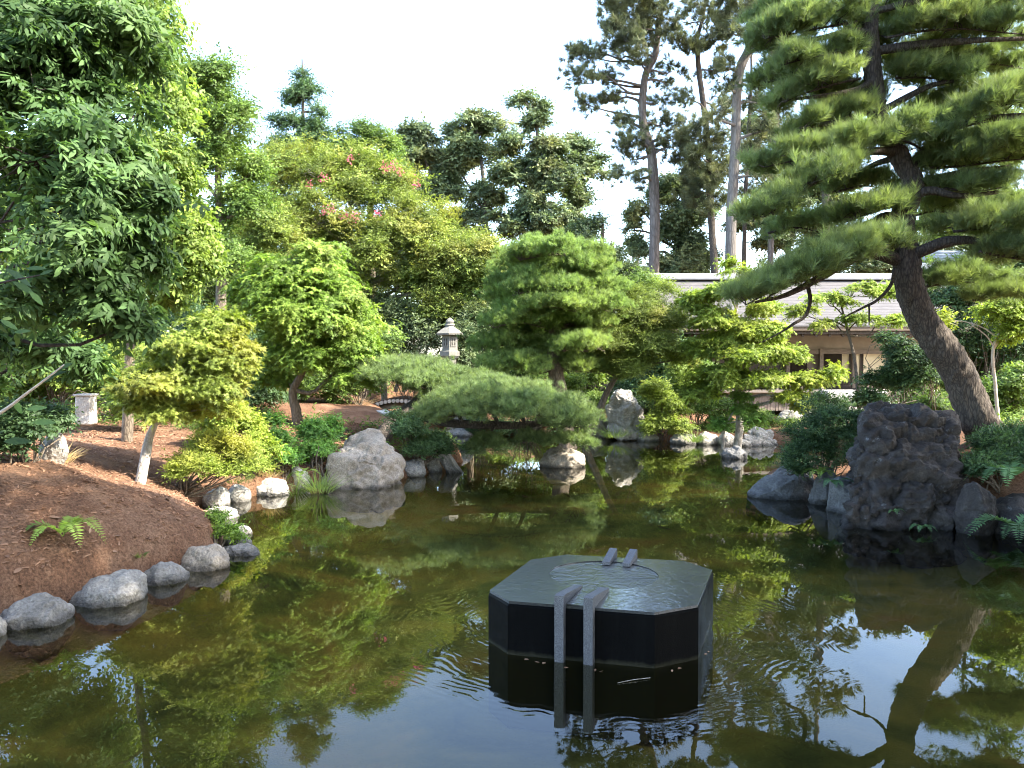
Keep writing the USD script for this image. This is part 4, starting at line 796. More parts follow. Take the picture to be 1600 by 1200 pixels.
pine_pad(T, [(590, 574, 18.4), (640, 576, 18.2), (690, 586, 18.0), (745, 600, 17.9), (800, 606, 18.0)], 22, 1.3, 1500, 32, parent=b, **kw)
b = lb([(640, 600, 17.7, 6), (610, 590, 17.9, 4.5), (575, 592, 18.0, 2)])
pine_pad(T, [(560, 590, 17.6), (600, 580, 17.4), (645, 590, 17.1), (680, 606, 16.9)], 20, .8, 600, 33, parent=b, **kw)
for k, (x, y) in enumerate(((760, 692), (832, 688), (896, 690))):
    b = lb([(x + 15, 664, 16.7, 2.5), (x + 6, 676, 16.6, 2), (x, y, 16.5, 1)]); pine_pad(T, [(x - 16, y - 2, 16.5), (x, y - 6, 16.5), (x + 16, y, 16.5)], 11, .35, 80, 34 + k, parent=b, **kw)
# ---------------------------------------------------------------- round-topped pine in the middle
T = Thing('round_pine', 'bright round-headed garden pine in the middle of the far shore', 'pine tree', P(868, 606, 20.5))
trunk(T, [(874, 612, 20.5, 13), (868, 575, 20.5, 12), (865, 530, 20.5, 11), (868, 480, 20.5, 9), (862, 430, 20.5, 7), (868, 385, 20.5, 4)], 'bark', 18, 50, .35, 8)
kw = dict(mname='pine_bright', proto='pine_soft')
for k, (a, b, y, h, n) in enumerate(((812, 925, 386, 18, 620), (798, 905, 406, 18, 520), (845, 945, 412, 18, 520), (785, 880, 430, 18, 520), (862, 955, 440, 20, 560), (778, 850, 458, 18, 420), (880, 958, 468, 18, 430), (770, 850, 492, 18, 420), (850, 950, 497, 18, 430), (755, 830, 528, 17, 380), (880, 945, 530, 16, 320), (758, 850, 562, 16, 400), (840, 935, 566, 15, 360), (810, 905, 440, 16, 360), (815, 900, 470, 14, 300))):
    m = (a + b) / 2; dD = (-.9, .4, -.5, -.2, .3, .6, -.3, -.6, .2, .3, -.6, -.5, .4, -1.1, -1.2)[k]
    br = T.part('branch', limb(P(867, y + h, 20.5), P((a if m < 868 else b) * .7 + m * .3, y + h * .6, 20.5 + dD), .07, .02, 60 + k), 'bark', True)
    pine_pad(T, [(a, y + 8, 20.5 + dD), (m, y, 20.5 + dD), (b, y + 8, 20.5 + dD)], h * 1.35, 1.15, int(n * 1.3), 60 + k, parent=br, bark='bark', **kw)
crown(T, [(868, 425, 20.6, 84, 52), (862, 500, 20.7, 92, 60)], 1700, 88, 'pine_soft', 'pine_bright', 1.0, tilt=.5, pull=.5, name='needle_pad', shell=.6, gap=.2, flat=.6)
# ---------------------------------------------------------------- maples and other broad trees, near to far
broad_tree('maple_tree', 'small yellow-green maple with a whitish trunk base on the left mound', 'maple tree',
    [(230, 700, 11.4, 7.5), (234, 682, 11.5, 6.5), (248, 650, 11.6, 4), (268, 610, 11.7, 3), (290, 560, 11.8, 1.6)],
    [(300, 560, 11.8, 98, 62), (345, 510, 11.8, 55, 32), (250, 642, 11.3, 44, 20), (190, 600, 11.4, 30, 22), (290, 545, 11.5, 62, 30), (355, 560, 11.8, 55, 30), (240, 590, 11.2, 55, 28), (310, 605, 11.6, 68, 28), (355, 610, 12.1, 42, 24), (225, 625, 11.4, 40, 20), (330, 640, 11.8, 55, 18)],
    2700, 201, 'maple_big', 'leaf_gold', 'bark_pale', scale=1.05, flat=.3, pull=.5)
broad_tree('maple_tree', 'light green maple with a forked trunk behind the pointed boulder', 'maple tree',
    [(467, 668, 17.2, 9), (462, 640, 17.2, 8), (458, 610, 17.2, 6.5), (478, 570, 17.2, 4.5), (495, 500, 17.2, 3), (500, 430, 17.2, 1.5)],
    [(480, 490, 17.4, 112, 100), (480, 410, 17.2, 85, 38), (420, 455, 17.0, 70, 38), (530, 465, 17.0, 62, 34), (470, 500, 16.6, 80, 36), (410, 530, 17.4, 45, 30), (545, 535, 17.2, 50, 30), (480, 560, 16.8, 70, 26), (555, 590, 17.2, 42, 22), (430, 590, 17.6, 40, 24)],
    4000, 202, 'maple', 'leaf_maple', 'bark', scale=1.0, flat=.32)
broad_tree('maple_tree', 'feathery olive green maple leaning over the tall white boulder', 'maple tree',
    [(940, 632, 21.2, 5.5), (950, 610, 21.2, 5), (968, 580, 21.1, 4), (990, 545, 21.0, 3), (1010, 500, 21.0, 1.5)],
    [(1000, 520, 21.2, 70, 70), (1020, 465, 21, 55, 24), (985, 495, 20.8, 52, 24), (1045, 500, 21, 42, 22), (955, 535, 20.6, 50, 24), (1020, 535, 20.7, 58, 24), (1000, 575, 20.8, 60, 22), (930, 570, 21.0, 40, 20), (1060, 560, 21.2, 34, 24)],
    3300, 203, 'fine', 'leaf_myrtle', 'bark', scale=.95, flat=.32)
broad_tree('maple_tree', 'bright yellow-green maple in layered sprays before the tea house', 'maple tree',
    [(1153, 690, 20.4, 6.5), (1156, 660, 20.4, 6), (1152, 610, 20.3, 5), (1158, 560, 20.2, 4), (1150, 500, 20.2, 3), (1155, 430, 20.2, 1.5)],
    [(1150, 415, 20.2, 28, 18), (1135, 450, 20.0, 46, 18), (1090, 470, 20.3, 40, 20), (1200, 480, 20.0, 40, 14), (1160, 520, 20.2, 70, 26), (1110, 495, 20.2, 46, 18), (1190, 515, 19.8, 55, 14), (1100, 540, 20.4, 50, 18), (1180, 550, 19.6, 62, 16), (1235, 553, 19.6, 38, 10), (1130, 585, 19.8, 58, 18), (1205, 590, 19.5, 52, 14), (1262, 592, 19.5, 42, 10), (1300, 580, 19.5, 24, 9), (1090, 610, 20.2, 36, 18), (1240, 620, 19.4, 26, 12), (1255, 632, 19.4, 14, 8)],
    4200, 204, 'maple', 'leaf_lime', 'bark_pale', scale=.95, flat=.28, clump=.36)
broad_tree('maple_tree', 'young low maple with pale stems under the layered one', 'maple tree', [(1130, 692, 20.1, 2.5), (1132, 670, 20.0, 2), (1145, 645, 19.9, 1.4), (1155, 632, 19.9, 1)], [(1160, 640, 19.8, 26, 10), (1180, 655, 19.7, 24, 9), (1120, 660, 20, 22, 9), (1155, 620, 19.9, 18, 8)], 300, 205, 'maple', 'leaf_fresh', 'bark_pale', scale=.8, flat=.3)
broad_tree('maple_tree', 'slim maple with airy yellow leaves crossing the roof behind the hanging twigs', 'maple tree', [(1340, 610, 21.5, 3), (1335, 560, 21.5, 2.5), (1320, 500, 21.5, 2), (1310, 460, 21.5, 1)], [(1290, 468, 21.5, 56, 9), (1345, 450, 21.5, 34, 12), (1250, 486, 21.3, 40, 8), (1395, 455, 21.8, 30, 16), (1340, 498, 21.4, 44, 8), (1400, 500, 21.6, 34, 10), (1290, 505, 21.3, 30, 6)], 620, 206, 'maple', 'leaf_lime', 'bark', scale=.85, flat=.3)
broad_tree('crape_myrtle', 'wide crape myrtle with many thin trunks and a few pink blossoms', 'tree',
    [(600, 610, 28.5, 5), (596, 560, 28.5, 4.5), (580, 480, 28.5, 4), (565, 380, 28.5, 3), (540, 300, 28.5, 1.5)],
    [(480, 270, 28.5, 85, 52), (570, 285, 28.5, 80, 50), (650, 345, 28.2, 62, 50), (400, 340, 28.5, 62, 50), (500, 350, 27.6, 95, 55), (600, 385, 27.6, 80, 45), (690, 400, 28, 55, 48), (420, 420, 28.2, 60, 40), (650, 440, 28, 70, 38), (560, 450, 28, 60, 36), (740, 410, 28.6, 48, 40), (735, 450, 28.4, 48, 30)],
    6200, 207, 'small', 'leaf_myrtle', 'bark_pale', scale=1.35, flat=.8, gap=.26, shell=.55, lr=.5)
TM = [p for p in stage.GetPrimAtPath('/World').GetChildren() if p.GetName() == 'crape_myrtle'][0]
r = rng(77)
for k, (x, y, D) in enumerate(((548, 247, 27.0), (600, 262, 27.0), (612, 258, 27.0), (507, 330, 26.3), (517, 326, 26.3), (541, 338, 26.2), (555, 337, 26.2), (590, 334, 26.2), (505, 278, 26.6), (482, 290, 26.6), (652, 288, 26.6), (625, 268, 26.8))):
    o = Thing.__new__(Thing); o.path = '/World/crape_myrtle'; o.base = P(600, 610, 28.5)
    n = 26; c = P(x, y, D); o.part('blossom', leaves(c + r.normal(0, .075, (n, 3)) * [1, 1, 1.1], r.normal(size=(n, 3)), r.normal(size=(n, 3)), .06 + 0 * r.uniform(size=n), .05), 'blossom')
for k, (x, tx, ty) in enumerate(((618, 640, 420), (590, 520, 430), (630, 690, 440), (584, 470, 400))):
    s = spline(np.c_[[P(x, 612, 28.5), P((x + tx) / 2, (640 + ty) / 2 + 30, 28.3), P(tx, ty, 28.2)], [.07, .05, .02]], 14); o.part('trunk', tube(s[:, :3], s[:, 3], 8, .2), 'bark_pale', True)
# the big-leaved evergreen at the left edge
broad_tree('evergreen_oak', 'large dark glossy evergreen hanging over the left bank from outside the photo', 'tree',
    [(-260, 760, 8.6, 40), (-250, 600, 8.6, 36), (-230, 400, 8.6, 30), (-200, 150, 8.6, 24), (-180, -100, 8.6, 14), (-180, -300, 8.6, 6)],
    [(60, -60, 8.2, 190, 110), (150, 70, 8.0, 110, 90), (30, 110, 7.6, 140, 110), (170, 200, 7.7, 105, 80), (60, 250, 7.3, 140, 90), (190, 310, 7.6, 95, 70), (90, 370, 7.2, 130, 75), (205, 410, 7.6, 70, 60), (130, 450, 7.4, 100, 55), (10, 440, 7.2, 100, 60), (-150, 200, 8.2, 160, 240), (215, 500, 7.6, 36, 40), (60, 520, 8.6, 90, 46), (130, 560, 9.2, 60, 36), (10, 580, 9.2, 70, 40), (-100, 480, 7.6, 110, 90), (215, 40, 8.6, 50, 90)],
    5600, 208, 'glossy', 'leaf_glossy', 'bark_dark', scale=.78, flat=.7, gap=.38, tilt=.6, pull=.9, lr=.07)
broad_tree('laurel_tree', 'bright leafy tree just behind the dark hanging evergreen', 'tree',
    [(200, 640, 13.5, 8), (205, 500, 13.5, 7), (220, 330, 13.5, 5), (235, 150, 13.5, 3)],
    [(235, 40, 13.2, 48, 80), (245, 150, 13.2, 55, 60), (255, 250, 13.0, 60, 55), (270, 340, 13.2, 55, 50), (290, 400, 13.4, 52, 45), (270, 450, 13.4, 55, 35), (180, -40, 13.5, 90, 70), (120, 120, 14, 90, 120), (100, 330, 14, 110, 130)],
    2800, 209, 'mid', 'leaf_glossy_b', 'bark', scale=1.05, flat=.7, tilt=.7, pull=.9)
broad_tree('tall_laurel', 'tall mid green tree with an uneven crown between the evergreen and the spire', 'tree',
    [(345, 560, 20, 9), (345, 400, 20, 7), (340, 250, 20, 5), (335, 130, 20, 2)],
    [(325, 130, 20, 55, 42), (290, 160, 20, 50, 60), (375, 175, 20, 26, 24), (350, 215, 20, 62, 42), (300, 260, 20, 55, 45), (395, 265, 20, 34, 24), (380, 320, 20, 50, 30), (330, 350, 20, 40, 28), (340, 400, 20, 60, 45)],
    2500, 210, 'small', 'leaf_mid', 'bark', scale=1.25, flat=.5, gap=.45, clump=.40)
broad_tree('spire_tree', 'slender tree with a pointed open top above the crape myrtle', 'tree',
    [(476, 420, 30, 6), (476, 300, 30, 5), (474, 200, 30, 3.2), (472, 92, 30, 1)],
    [(472, 112, 30, 12, 18), (482, 140, 30, 24, 12), (462, 155, 30, 28, 12), (492, 175, 30, 28, 14), (455, 190, 30, 34, 16), (505, 205, 30, 34, 18), (470, 225, 30, 54, 22), (520, 235, 30, 32, 20), (440, 240, 30, 34, 20), (475, 265, 30, 70, 25)],
    1500, 211, 'small', 'leaf_shrub', 'bark_dark', scale=1.3, flat=.4, gap=.40, clump=.34)
broad_tree('round_tree', 'rounded mid green tree right of the spire', 'tree', [(580, 400, 30, 6), (578, 300, 30, 5), (575, 210, 30, 2)], [(575, 210, 30, 42, 22), (600, 240, 30, 34, 28), (540, 235, 30, 34, 26), (575, 270, 30, 60, 32), (620, 285, 30, 40, 30)], 1100, 212, 'small', 'leaf_mid', 'bark', scale=1.35, flat=.5, gap=.43, clump=.40)
# gum trees and dark crowns against the sky
broad_tree('gum_tree', 'olive gum tree with a small flat crown left of the tall dark gum', 'gum tree', [(700, 420, 46, 4), (690, 330, 46, 3.5), (665, 250, 46, 2), (655, 215, 46, 1)], [(652, 206, 46, 34, 11), (630, 222, 46, 17, 10), (672, 222, 46, 20, 12), (655, 250, 46, 40, 22), (640, 290, 46, 30, 30)], 700, 213, 'far', 'leaf_gum', 'bark_grey', flat=.5, gap=.42)
broad_tree('gum_tree', 'broad dark blue-green gum with several rounded heads', 'gum tree', [(770, 440, 46, 5), (760, 360, 46, 4.5), (755, 280, 46, 3), (745, 200, 46, 1.5)], [(745, 195, 46, 46, 16), (720, 205, 46, 24, 18), (785, 205, 46, 20, 16), (735, 240, 46, 50, 26), (695, 265, 46, 32, 30), (690, 300, 46, 36, 24), (760, 310, 46, 30, 24), (720, 345, 46, 40, 22), (745, 375, 46, 34, 22)], 1900, 214, 'far', 'leaf_gum', 'bark_grey', flat=.5, gap=.43)
broad_tree('gum_tree', 'tallest olive gum with a bright knobbed top in the middle of the skyline', 'gum tree', [(850, 430, 44, 5.5), (850, 340, 44, 5), (845, 260, 44, 4), (835, 170, 44, 1.5)], [(815, 155, 44, 22, 13), (835, 170, 44, 30, 18), (845, 195, 44, 26, 16), (810, 225, 44, 42, 20), (850, 240, 44, 40, 26), (800, 270, 44, 36, 24), (870, 285, 44, 40, 32), (825, 310, 44, 40, 28), (850, 345, 44, 48, 30), (790, 350, 44, 36, 26)], 2000, 215, 'far', 'leaf_gum', 'bark_grey', flat=.5, gap=.44)
broad_tree('gum_tree', 'thin sparse gum with a ragged right side beside the sky gap', 'gum tree', [(900, 430, 45, 3.5), (895, 340, 45, 3), (905, 270, 45, 2), (912, 215, 45, 1)], [(895, 222, 45, 26, 14), (925, 230, 45, 24, 10), (938, 245, 45, 16, 8), (900, 260, 45, 30, 20), (930, 270, 45, 22, 12), (905, 300, 45, 30, 22), (890, 340, 45, 28, 26)], 620, 216, 'far', 'leaf_gum', 'bark_dark', flat=.4, gap=.46)
broad_tree('dark_oak', 'low dark oak behind the round-headed pine', 'tree', [(940, 470, 34, 6), (940, 400, 34, 4), (942, 350, 34, 2)], [(940, 355, 34, 28, 16), (915, 370, 34, 34, 20), (955, 385, 34, 20, 26), (930, 410, 34, 40, 30), (965, 430, 34, 26, 28), (985, 425, 34, 22, 14)], 900, 217, 'small', 'leaf_dark', 'bark_dark', scale=1.7, flat=.5, gap=.42)
broad_tree('cypress_oak', 'blue-green tree filling the gap between the tall pine trunks', 'tree', [(1060, 460, 40, 5), (1058, 380, 40, 4), (1055, 300, 40, 2)], [(1005, 330, 40, 32, 14), (990, 360, 40, 18, 12), (1050, 300, 40, 40, 24), (1080, 330, 40, 40, 30), (1050, 360, 40, 36, 22), (1085, 385, 40, 44, 26), (1000, 385, 40, 20, 18), (1060, 415, 40, 60, 22), (1100, 280, 40, 30, 26)], 2500, 218, 'far', 'leaf_gum', 'bark_dark', scale=.8, flat=.5, gap=.38)
broad_tree('cypress_oak', 'blue-green tree behind the pale trunk and thin leaning trunk', 'tree', [(1230, 460, 40, 5), (1232, 380, 40, 4), (1235, 250, 40, 2)], [(1190, 250, 40, 34, 28), (1240, 220, 40, 40, 34), (1200, 310, 40, 34, 30), (1250, 300, 40, 44, 34), (1215, 370, 40, 42, 26), (1275, 370, 40, 40, 30), (1180, 200, 40, 26, 26), (1300, 330, 40, 40, 40), (1160, 345, 40, 22, 26)], 2500, 219, 'far', 'leaf_gum', 'bark_dark', scale=.8, flat=.45, gap=.38)
broad_tree('cypress_oak', 'hazy green tree behind the right boughs of the leaning pine', 'tree', [(1520, 470, 36, 6), (1520, 380, 36, 5), (1520, 200, 36, 2)], [(1460, 350, 36, 50, 40), (1520, 300, 36, 55, 45), (1580, 330, 36, 50, 50), (1560, 230, 36, 50, 45), (1480, 420, 36, 60, 36), (1590, 420, 36, 60, 40), (1600, 150, 36, 40, 60)], 1700, 220, 'far', 'leaf_mid', 'bark_dark', scale=.75, flat=.5, gap=.47)
# tall pines on the right
def tall_pine(label, rows, clumps, n, seed, bark='bark_tall', mname='pine_dark', scale=1.0):
    T = Thing('tall_pine', label, 'pine tree', P(*rows[0][:3])); q = trunk(T, rows, bark, 12, 50, .2, seed)
    r = rng(seed)
    for k, (x, y, rx, ry) in enumerate(clumps):
        D = rows[0][2] + r.uniform(-1.4, 1.2); c = P(x, y, D); i = np.argmin(np.abs(q[:, 2] - (c[2] - .25)))
        L = limb(q[i, :3], c - [0, 0, .1], max(.02, q[i, 3] * .42), .015, seed * 50 + k, .12, 10, 5)
        br = T.part('branch', L, bark, True)
        cnt = max(7, int(1.15 * n * rx * ry / 400)); a = r.normal(size=(cnt, 3)) * np.array([m_of(rx, D) * .5, m_of(rx, D) * .5, m_of(ry, D) * .5]) + c
        T.scatter('needle_clump', SP['pine_far'], mname, a, quats(cnt, r, 1.0, unit(a - q[i, :3]), .5), scale * r.uniform(.75, 1.3, cnt), r.integers(0, 4, cnt), parent=br)
tall_pine('tall dark pine with long bare boughs reaching left into the sky', [(1021, 440, 36, 8.5), (1023, 330, 36, 8), (1018, 240, 36, 7.5), (1004, 190, 36, 6.5), (1008, 120, 36, 5.5), (1024, 85, 36, 5), (1030, 30, 36, 4), (1040, -40, 36, 3), (1042, -120, 36, 1.5)],
    [(900, 78, 16, 6), (918, 84, 16, 6), (940, 80, 20, 9), (902, 112, 14, 5), (925, 118, 16, 6), (948, 124, 12, 4), (918, 160, 16, 8), (942, 155, 20, 10), (960, 148, 10, 8), (960, 30, 26, 26), (975, 60, 30, 22), (1000, 20, 36, 26), (1010, 60, 32, 16), (1000, 92, 28, 10), (960, 0, 24, 20), (1030, -10, 34, 26), (1045, 45, 20, 24), (985, 215, 28, 14), (970, 225, 18, 8), (1040, 190, 28, 14), (1045, 225, 30, 12), (1030, 160, 26, 9), (990, 246, 24, 7), (1060, 210, 18, 10), (968, 268, 14, 5), (1000, 275, 20, 8), (1045, 130, 22, 8), (1050, 108, 20, 6), (968, 186, 14, 4), (1000, -60, 60, 40)], 13, 301)
tall_pine('forked dark pine between the two stoutest background trunks', [(1118, 440, 36, 6), (1112, 350, 36, 5.5), (1108, 250, 36, 5), (1100, 170, 36, 4.5), (1092, 110, 36, 4), (1090, 60, 36, 3.2), (1100, 20, 36, 2.4), (1106, -60, 36, 1.5)],
    [(1080, 10, 22, 14), (1110, 20, 24, 14), (1095, 70, 26, 9), (1085, 75, 16, 7), (1125, 55, 22, 12), (1120, 112, 24, 6), (1105, 200, 26, 16), (1120, 225, 28, 18), (1095, 240, 24, 18), (1085, 265, 26, 18), (1110, 280, 30, 18), (1100, -40, 40, 30), (1065, 30, 14, 14), (1075, 150, 18, 7), (1130, 160, 18, 8), (1075, 210, 22, 12), (1065, 240, 22, 14), (1130, 260, 24, 14), (1080, 300, 26, 16), (1120, 320, 26, 16), (1060, 60, 18, 10)], 14, 302, 'bark_dark')
tall_pine('tall pine with the stout pale trunk beside the leaning garden pine', [(1141, 440, 33, 9), (1143, 330, 33, 8.2), (1149, 230, 33, 7.8), (1151, 160, 33, 7.2), (1156, 110, 33, 7.5), (1172, 70, 33, 6.5), (1174, 20, 33, 5), (1170, -60, 33, 4), (1180, -130, 33, 2)],
    [(1150, 10, 26, 16), (1195, 20, 30, 20), (1205, 60, 30, 16), (1135, 130, 16, 6), (1130, 100, 14, 6), (1185, 130, 26, 9), (1200, 160, 26, 12), (1145, -30, 40, 30), (1210, -30, 40, 30), (1130, 40, 20, 10), (1215, 110, 22, 14), (1160, 50, 22, 12), (1200, 200, 24, 12), (1175, 235, 20, 10), (1125, 175, 16, 8), (1190, 270, 22, 12), (1165, 330, 20, 10)], 14, 303, 'bark_grey')
tall_pine('thin dark pine just right of the stout pale trunk', [(1162, 440, 38, 3.5), (1164, 330, 38, 3.2), (1170, 200, 38, 2.8), (1174, 120, 38, 2), (1172, 40, 38, 1)], [(1180, 205, 24, 10), (1160, 235, 18, 10), (1185, 240, 20, 12), (1175, 150, 20, 10), (1165, 300, 16, 10), (1190, 300, 18, 12)], 12, 304, 'bark_dark')
tall_pine('slim pine half hidden by the garden pine boughs', [(1203, 440, 37, 5), (1206, 330, 37, 4.5), (1212, 220, 37, 4), (1218, 120, 37, 3), (1224, 20, 37, 2)], [(1215, 180, 30, 14), (1195, 340, 26, 14), (1230, 260, 30, 14), (1220, 90, 34, 20), (1240, 140, 30, 18), (1210, 30, 34, 24)], 12, 305, 'bark_tall')
tall_pine('straight pine seen through the garden pine above the roof', [(1290, 440, 37, 6.5), (1290, 330, 37, 6), (1288, 220, 37, 5), (1286, 80, 37, 3)], [(1310, 330, 34, 18), (1265, 345, 26, 14), (1330, 280, 34, 18), (1270, 270, 30, 18), (1300, 180, 40, 24)], 12, 306, 'bark_tall')
# ---------------------------------------------------------------- hedges and shrubs behind
def g(x, y): return (x, y, ground_z(x, y))
def gp(px, D): p = P(px, 600, D); return (p[0], D, 0)
broad_tree('canopy_tree', 'olive tree whose crown joins the forked maple and the crape myrtle', 'tree', [(400, 600, 25, 6), (400, 480, 25, 5), (405, 380, 25, 3)], [(350, 400, 25, 60, 46), (410, 370, 25, 60, 40), (330, 470, 25, 60, 50), (420, 450, 25.4, 60, 50), (380, 520, 25, 60, 40), (300, 420, 25.5, 50, 60)], 2400, 227, 'small', 'leaf_myrtle', scale=1.3, flat=.8, gap=.28, shell=.55)
broad_tree('canopy_tree', 'soft green tree between the crape myrtle and the round-headed pine', 'tree', [(735, 600, 27, 6), (735, 480, 27, 5), (730, 400, 27, 3)], [(700, 420, 27, 50, 44), (750, 400, 27, 44, 40), (770, 440, 27, 40, 44), (690, 480, 27, 50, 34), (750, 480, 27, 46, 34)], 1900, 228, 'small', 'leaf_myrtle', scale=1.3, flat=.8, gap=.28, shell=.55)
shrub('dark_hedge', 'dark clipped evergreen behind the left side of the stone lantern', gp(650, 27), [(650, 520, 27, 50, 44), (610, 500, 27.5, 40, 40), (690, 490, 28, 40, 34), (640, 575, 27, 40, 26)], 1500, 221, 'small', 'leaf_dark', scale=1.3, shell=.6, gap=.35)
shrub('dark_hedge', 'dark glossy evergreen bush right of the stone lantern', gp(745, 26), [(745, 510, 26, 32, 44), (735, 560, 25.6, 30, 34), (765, 480, 27, 34, 30), (770, 570, 26, 30, 30)], 1200, 222, 'small', 'leaf_dark', scale=1.3, shell=.6, gap=.35)
shrub('shade_bush', 'mid green bush at the foot of the round-headed pine', gp(820, 23), [(830, 575, 23, 50, 24), (900, 590, 22.6, 50, 20), (790, 590, 23, 40, 20)], 900, 223, 'small', 'leaf_mid', scale=1.1)
shrub('back_bush', 'olive bush between the round-headed pine and the tea house roof', gp(1010, 27), [(1000, 450, 27, 50, 26), (960, 480, 27, 50, 40), (1010, 520, 27, 70, 50), (900, 500, 28, 80, 70)], 2000, 224, 'small', 'leaf_mid', scale=1.2)
shrub('lime_shrub', 'bright yellow-green shrub right of the tall white boulder', gp(1030, 22.3), [(1030, 610, 22.2, 30, 20), (1045, 640, 22.0, 34, 22), (1020, 665, 21.8, 24, 16), (1060, 665, 21.7, 26, 14)], 700, 225, 'mid', 'leaf_gold', scale=.6)
shrub('under_shrub', 'dim green shrub filling the shade under the layered maple', gp(1090, 23), [(1085, 585, 23, 50, 30), (1060, 625, 23, 40, 24), (1120, 640, 22.5, 40, 16)], 900, 226, 'small', 'leaf_mid', scale=.9)
for lab, px, D, bl, n, sd, mn, sc in (
    ('sunlit leafy bush behind the stone post on the left', 90, 16, [(205, 622, 15, 44, 30), (90, 560, 16, 70, 50), (40, 520, 16.5, 60, 50), (140, 600, 15.6, 50, 36), (20, 600, 16, 60, 50), (110, 490, 17, 70, 40)], 2400, 231, 'leaf_glossy_b', 1.0),
    ('dim olive bush between the left bank and the yellow maple', 190, 17.5, [(190, 580, 17.5, 70, 60), (230, 640, 17, 50, 30), (170, 500, 18, 70, 50), (280, 600, 18, 70, 60)], 1700, 232, 'leaf_mid', 1.0),
    ('shaded bush behind the yellow maple and the forked maple', 390, 20, [(390, 560, 20, 50, 50), (350, 610, 20, 60, 40), (420, 620, 20, 40, 30), (300, 540, 21, 70, 70)], 1500, 233, 'leaf_shrub', 1.15),
    ('bush of mixed greens behind the forked maple', 560, 23, [(540, 580, 23, 50, 30), (500, 610, 22.5, 40, 24), (570, 540, 23.5, 50, 40), (450, 560, 24, 60, 60)], 1400, 234, 'leaf_mid', 1.1)):
    shrub('bank_bush', lab, gp(px, D), bl, n, sd, 'mid' if sd == 231 else 'small', mn, scale=sc)
shrub('spreading_shrub', 'low spreading yellow-green azalea at the left mulch slope', on_ground(285, 765), [(300, 725, 11.8, 42, 14), (335, 700, 12.0, 40, 18), (370, 712, 12.2, 34, 16), (290, 740, 11.6, 30, 9), (350, 735, 11.9, 34, 9), (395, 730, 12.6, 26, 14)], 700, 235, 'scrub', 'leaf_gold', scale=1.25, flat=.4)
shrub('azalea', 'yellow-green azalea standing behind the spreading one', on_ground(390, 740), [(385, 665, 13.6, 34, 20), (360, 650, 13.6, 36, 22), (405, 700, 13.4, 30, 22), (330, 665, 13.8, 30, 20)], 620, 236, 'mid', 'leaf_lime', scale=.62)
shrub('nandina', 'fresh green upright nandina left of the pointed boulder', on_ground(440, 745), [(425, 660, 14.4, 16, 14), (430, 690, 14.2, 30, 16), (445, 712, 14.0, 34, 16), (412, 715, 14.0, 26, 14)], 460, 237, 'mid', 'leaf_fresh', scale=.55)
shrub('nandina', 'bright green nandina touching the pointed boulder', on_ground(495, 740), [(490, 675, 14.8, 32, 18), (500, 700, 14.6, 26, 18), (470, 705, 14.6, 24, 16), (520, 665, 15.2, 22, 18)], 480, 238, 'mid', 'leaf_fresh', scale=.55)
shrub('ferny_shrub', 'dark ferny shrub behind the right shoulder of the pointed boulder', on_ground(655, 722), [(640, 675, 15.6, 34, 20), (670, 690, 15.8, 32, 18), (620, 655, 15.8, 22, 16), (690, 700, 16, 24, 12), (650, 705, 15.5, 34, 10)], 800, 239, 'scrub', 'leaf_shrub', scale=1.2)
shrub('bank_shrub', 'small shrub with brown stems at the turn of the near left bank', on_ground(335, 850), [(335, 812, 9.7, 22, 10), (355, 832, 9.5, 24, 9), (322, 828, 9.6, 16, 9)], 170, 240, 'mid', 'leaf_maple', scale=.4)
shrub('azalea', 'dark fine-leaved azalea left of the great black rock', on_ground(1290, 745), [(1265, 690, 12.8, 40, 34), (1310, 665, 12.8, 46, 34), (1250, 725, 12.6, 30, 20), (1320, 710, 12.5, 36, 26), (1290, 640, 13.2, 36, 20)], 1250, 241, 'scrub', 'leaf_shrub', scale=1.1)
shrub('azalea', 'dark azalea with rounded tufts right of the great black rock', on_ground(1560, 765), [(1540, 695, 11.4, 36, 20), (1580, 715, 11.2, 44, 26), (1530, 735, 11.0, 28, 18), (1610, 690, 11.6, 40, 24), (1570, 690, 11.8, 40, 20)], 900, 242, 'scrub', 'leaf_shrub', scale=1.3)
shrub('willow_shrub', 'soft upright willow-leaved shrub behind the great black rock', on_ground(1400, 690), [(1395, 540, 14.5, 28, 24), (1420, 565, 14.5, 44, 26), (1380, 590, 14.5, 40, 24), (1440, 600, 14.3, 40, 26), (1390, 625, 14.2, 50, 20), (1345, 625, 14.4, 34, 22), (1470, 560, 14.6, 24, 26)], 1150, 243, 'mid', 'leaf_shrub', scale=.62, gap=.44)
shrub('aucuba', 'yellow-green leafy shrub behind the base of the leaning pine', gp(1570, 16), [(1560, 630, 16, 46, 30), (1600, 600, 16, 40, 40), (1500, 640, 16, 34, 26), (1450, 640, 15.6, 30, 24)], 900, 244, 'mid', 'leaf_mid', scale=.8)
broad_tree('pale_stem_tree', 'small tree with thin pale stems and light leaves right of the leaning trunk', 'tree', [(1560, 660, 15, 3), (1555, 600, 15, 2.6), (1552, 545, 15, 2.2), (1572, 500, 15, 1.6), (1585, 470, 15, 1)], [(1560, 490, 15, 44, 18), (1590, 520, 15, 36, 18), (1520, 510, 15, 30, 16), (1600, 470, 15, 34, 18), (1480, 500, 15.4, 34, 22)], 560, 245, 'mid', 'leaf_lime', 'twig_pale', scale=.75, gap=.46)
shrub('screen_conifer', 'soft dark conifer screen at the right edge behind the pine', gp(1530, 20), [(1530, 440, 20, 70, 40), (1590, 430, 20, 60, 50), (1480, 470, 20, 50, 30), (1490, 520, 20, 46, 40), (1560, 400, 20, 60, 30), (1560, 510, 20, 80, 50), (1600, 560, 20, 60, 60)], 2000, 246, 'small', 'leaf_shrub', scale=1.1)
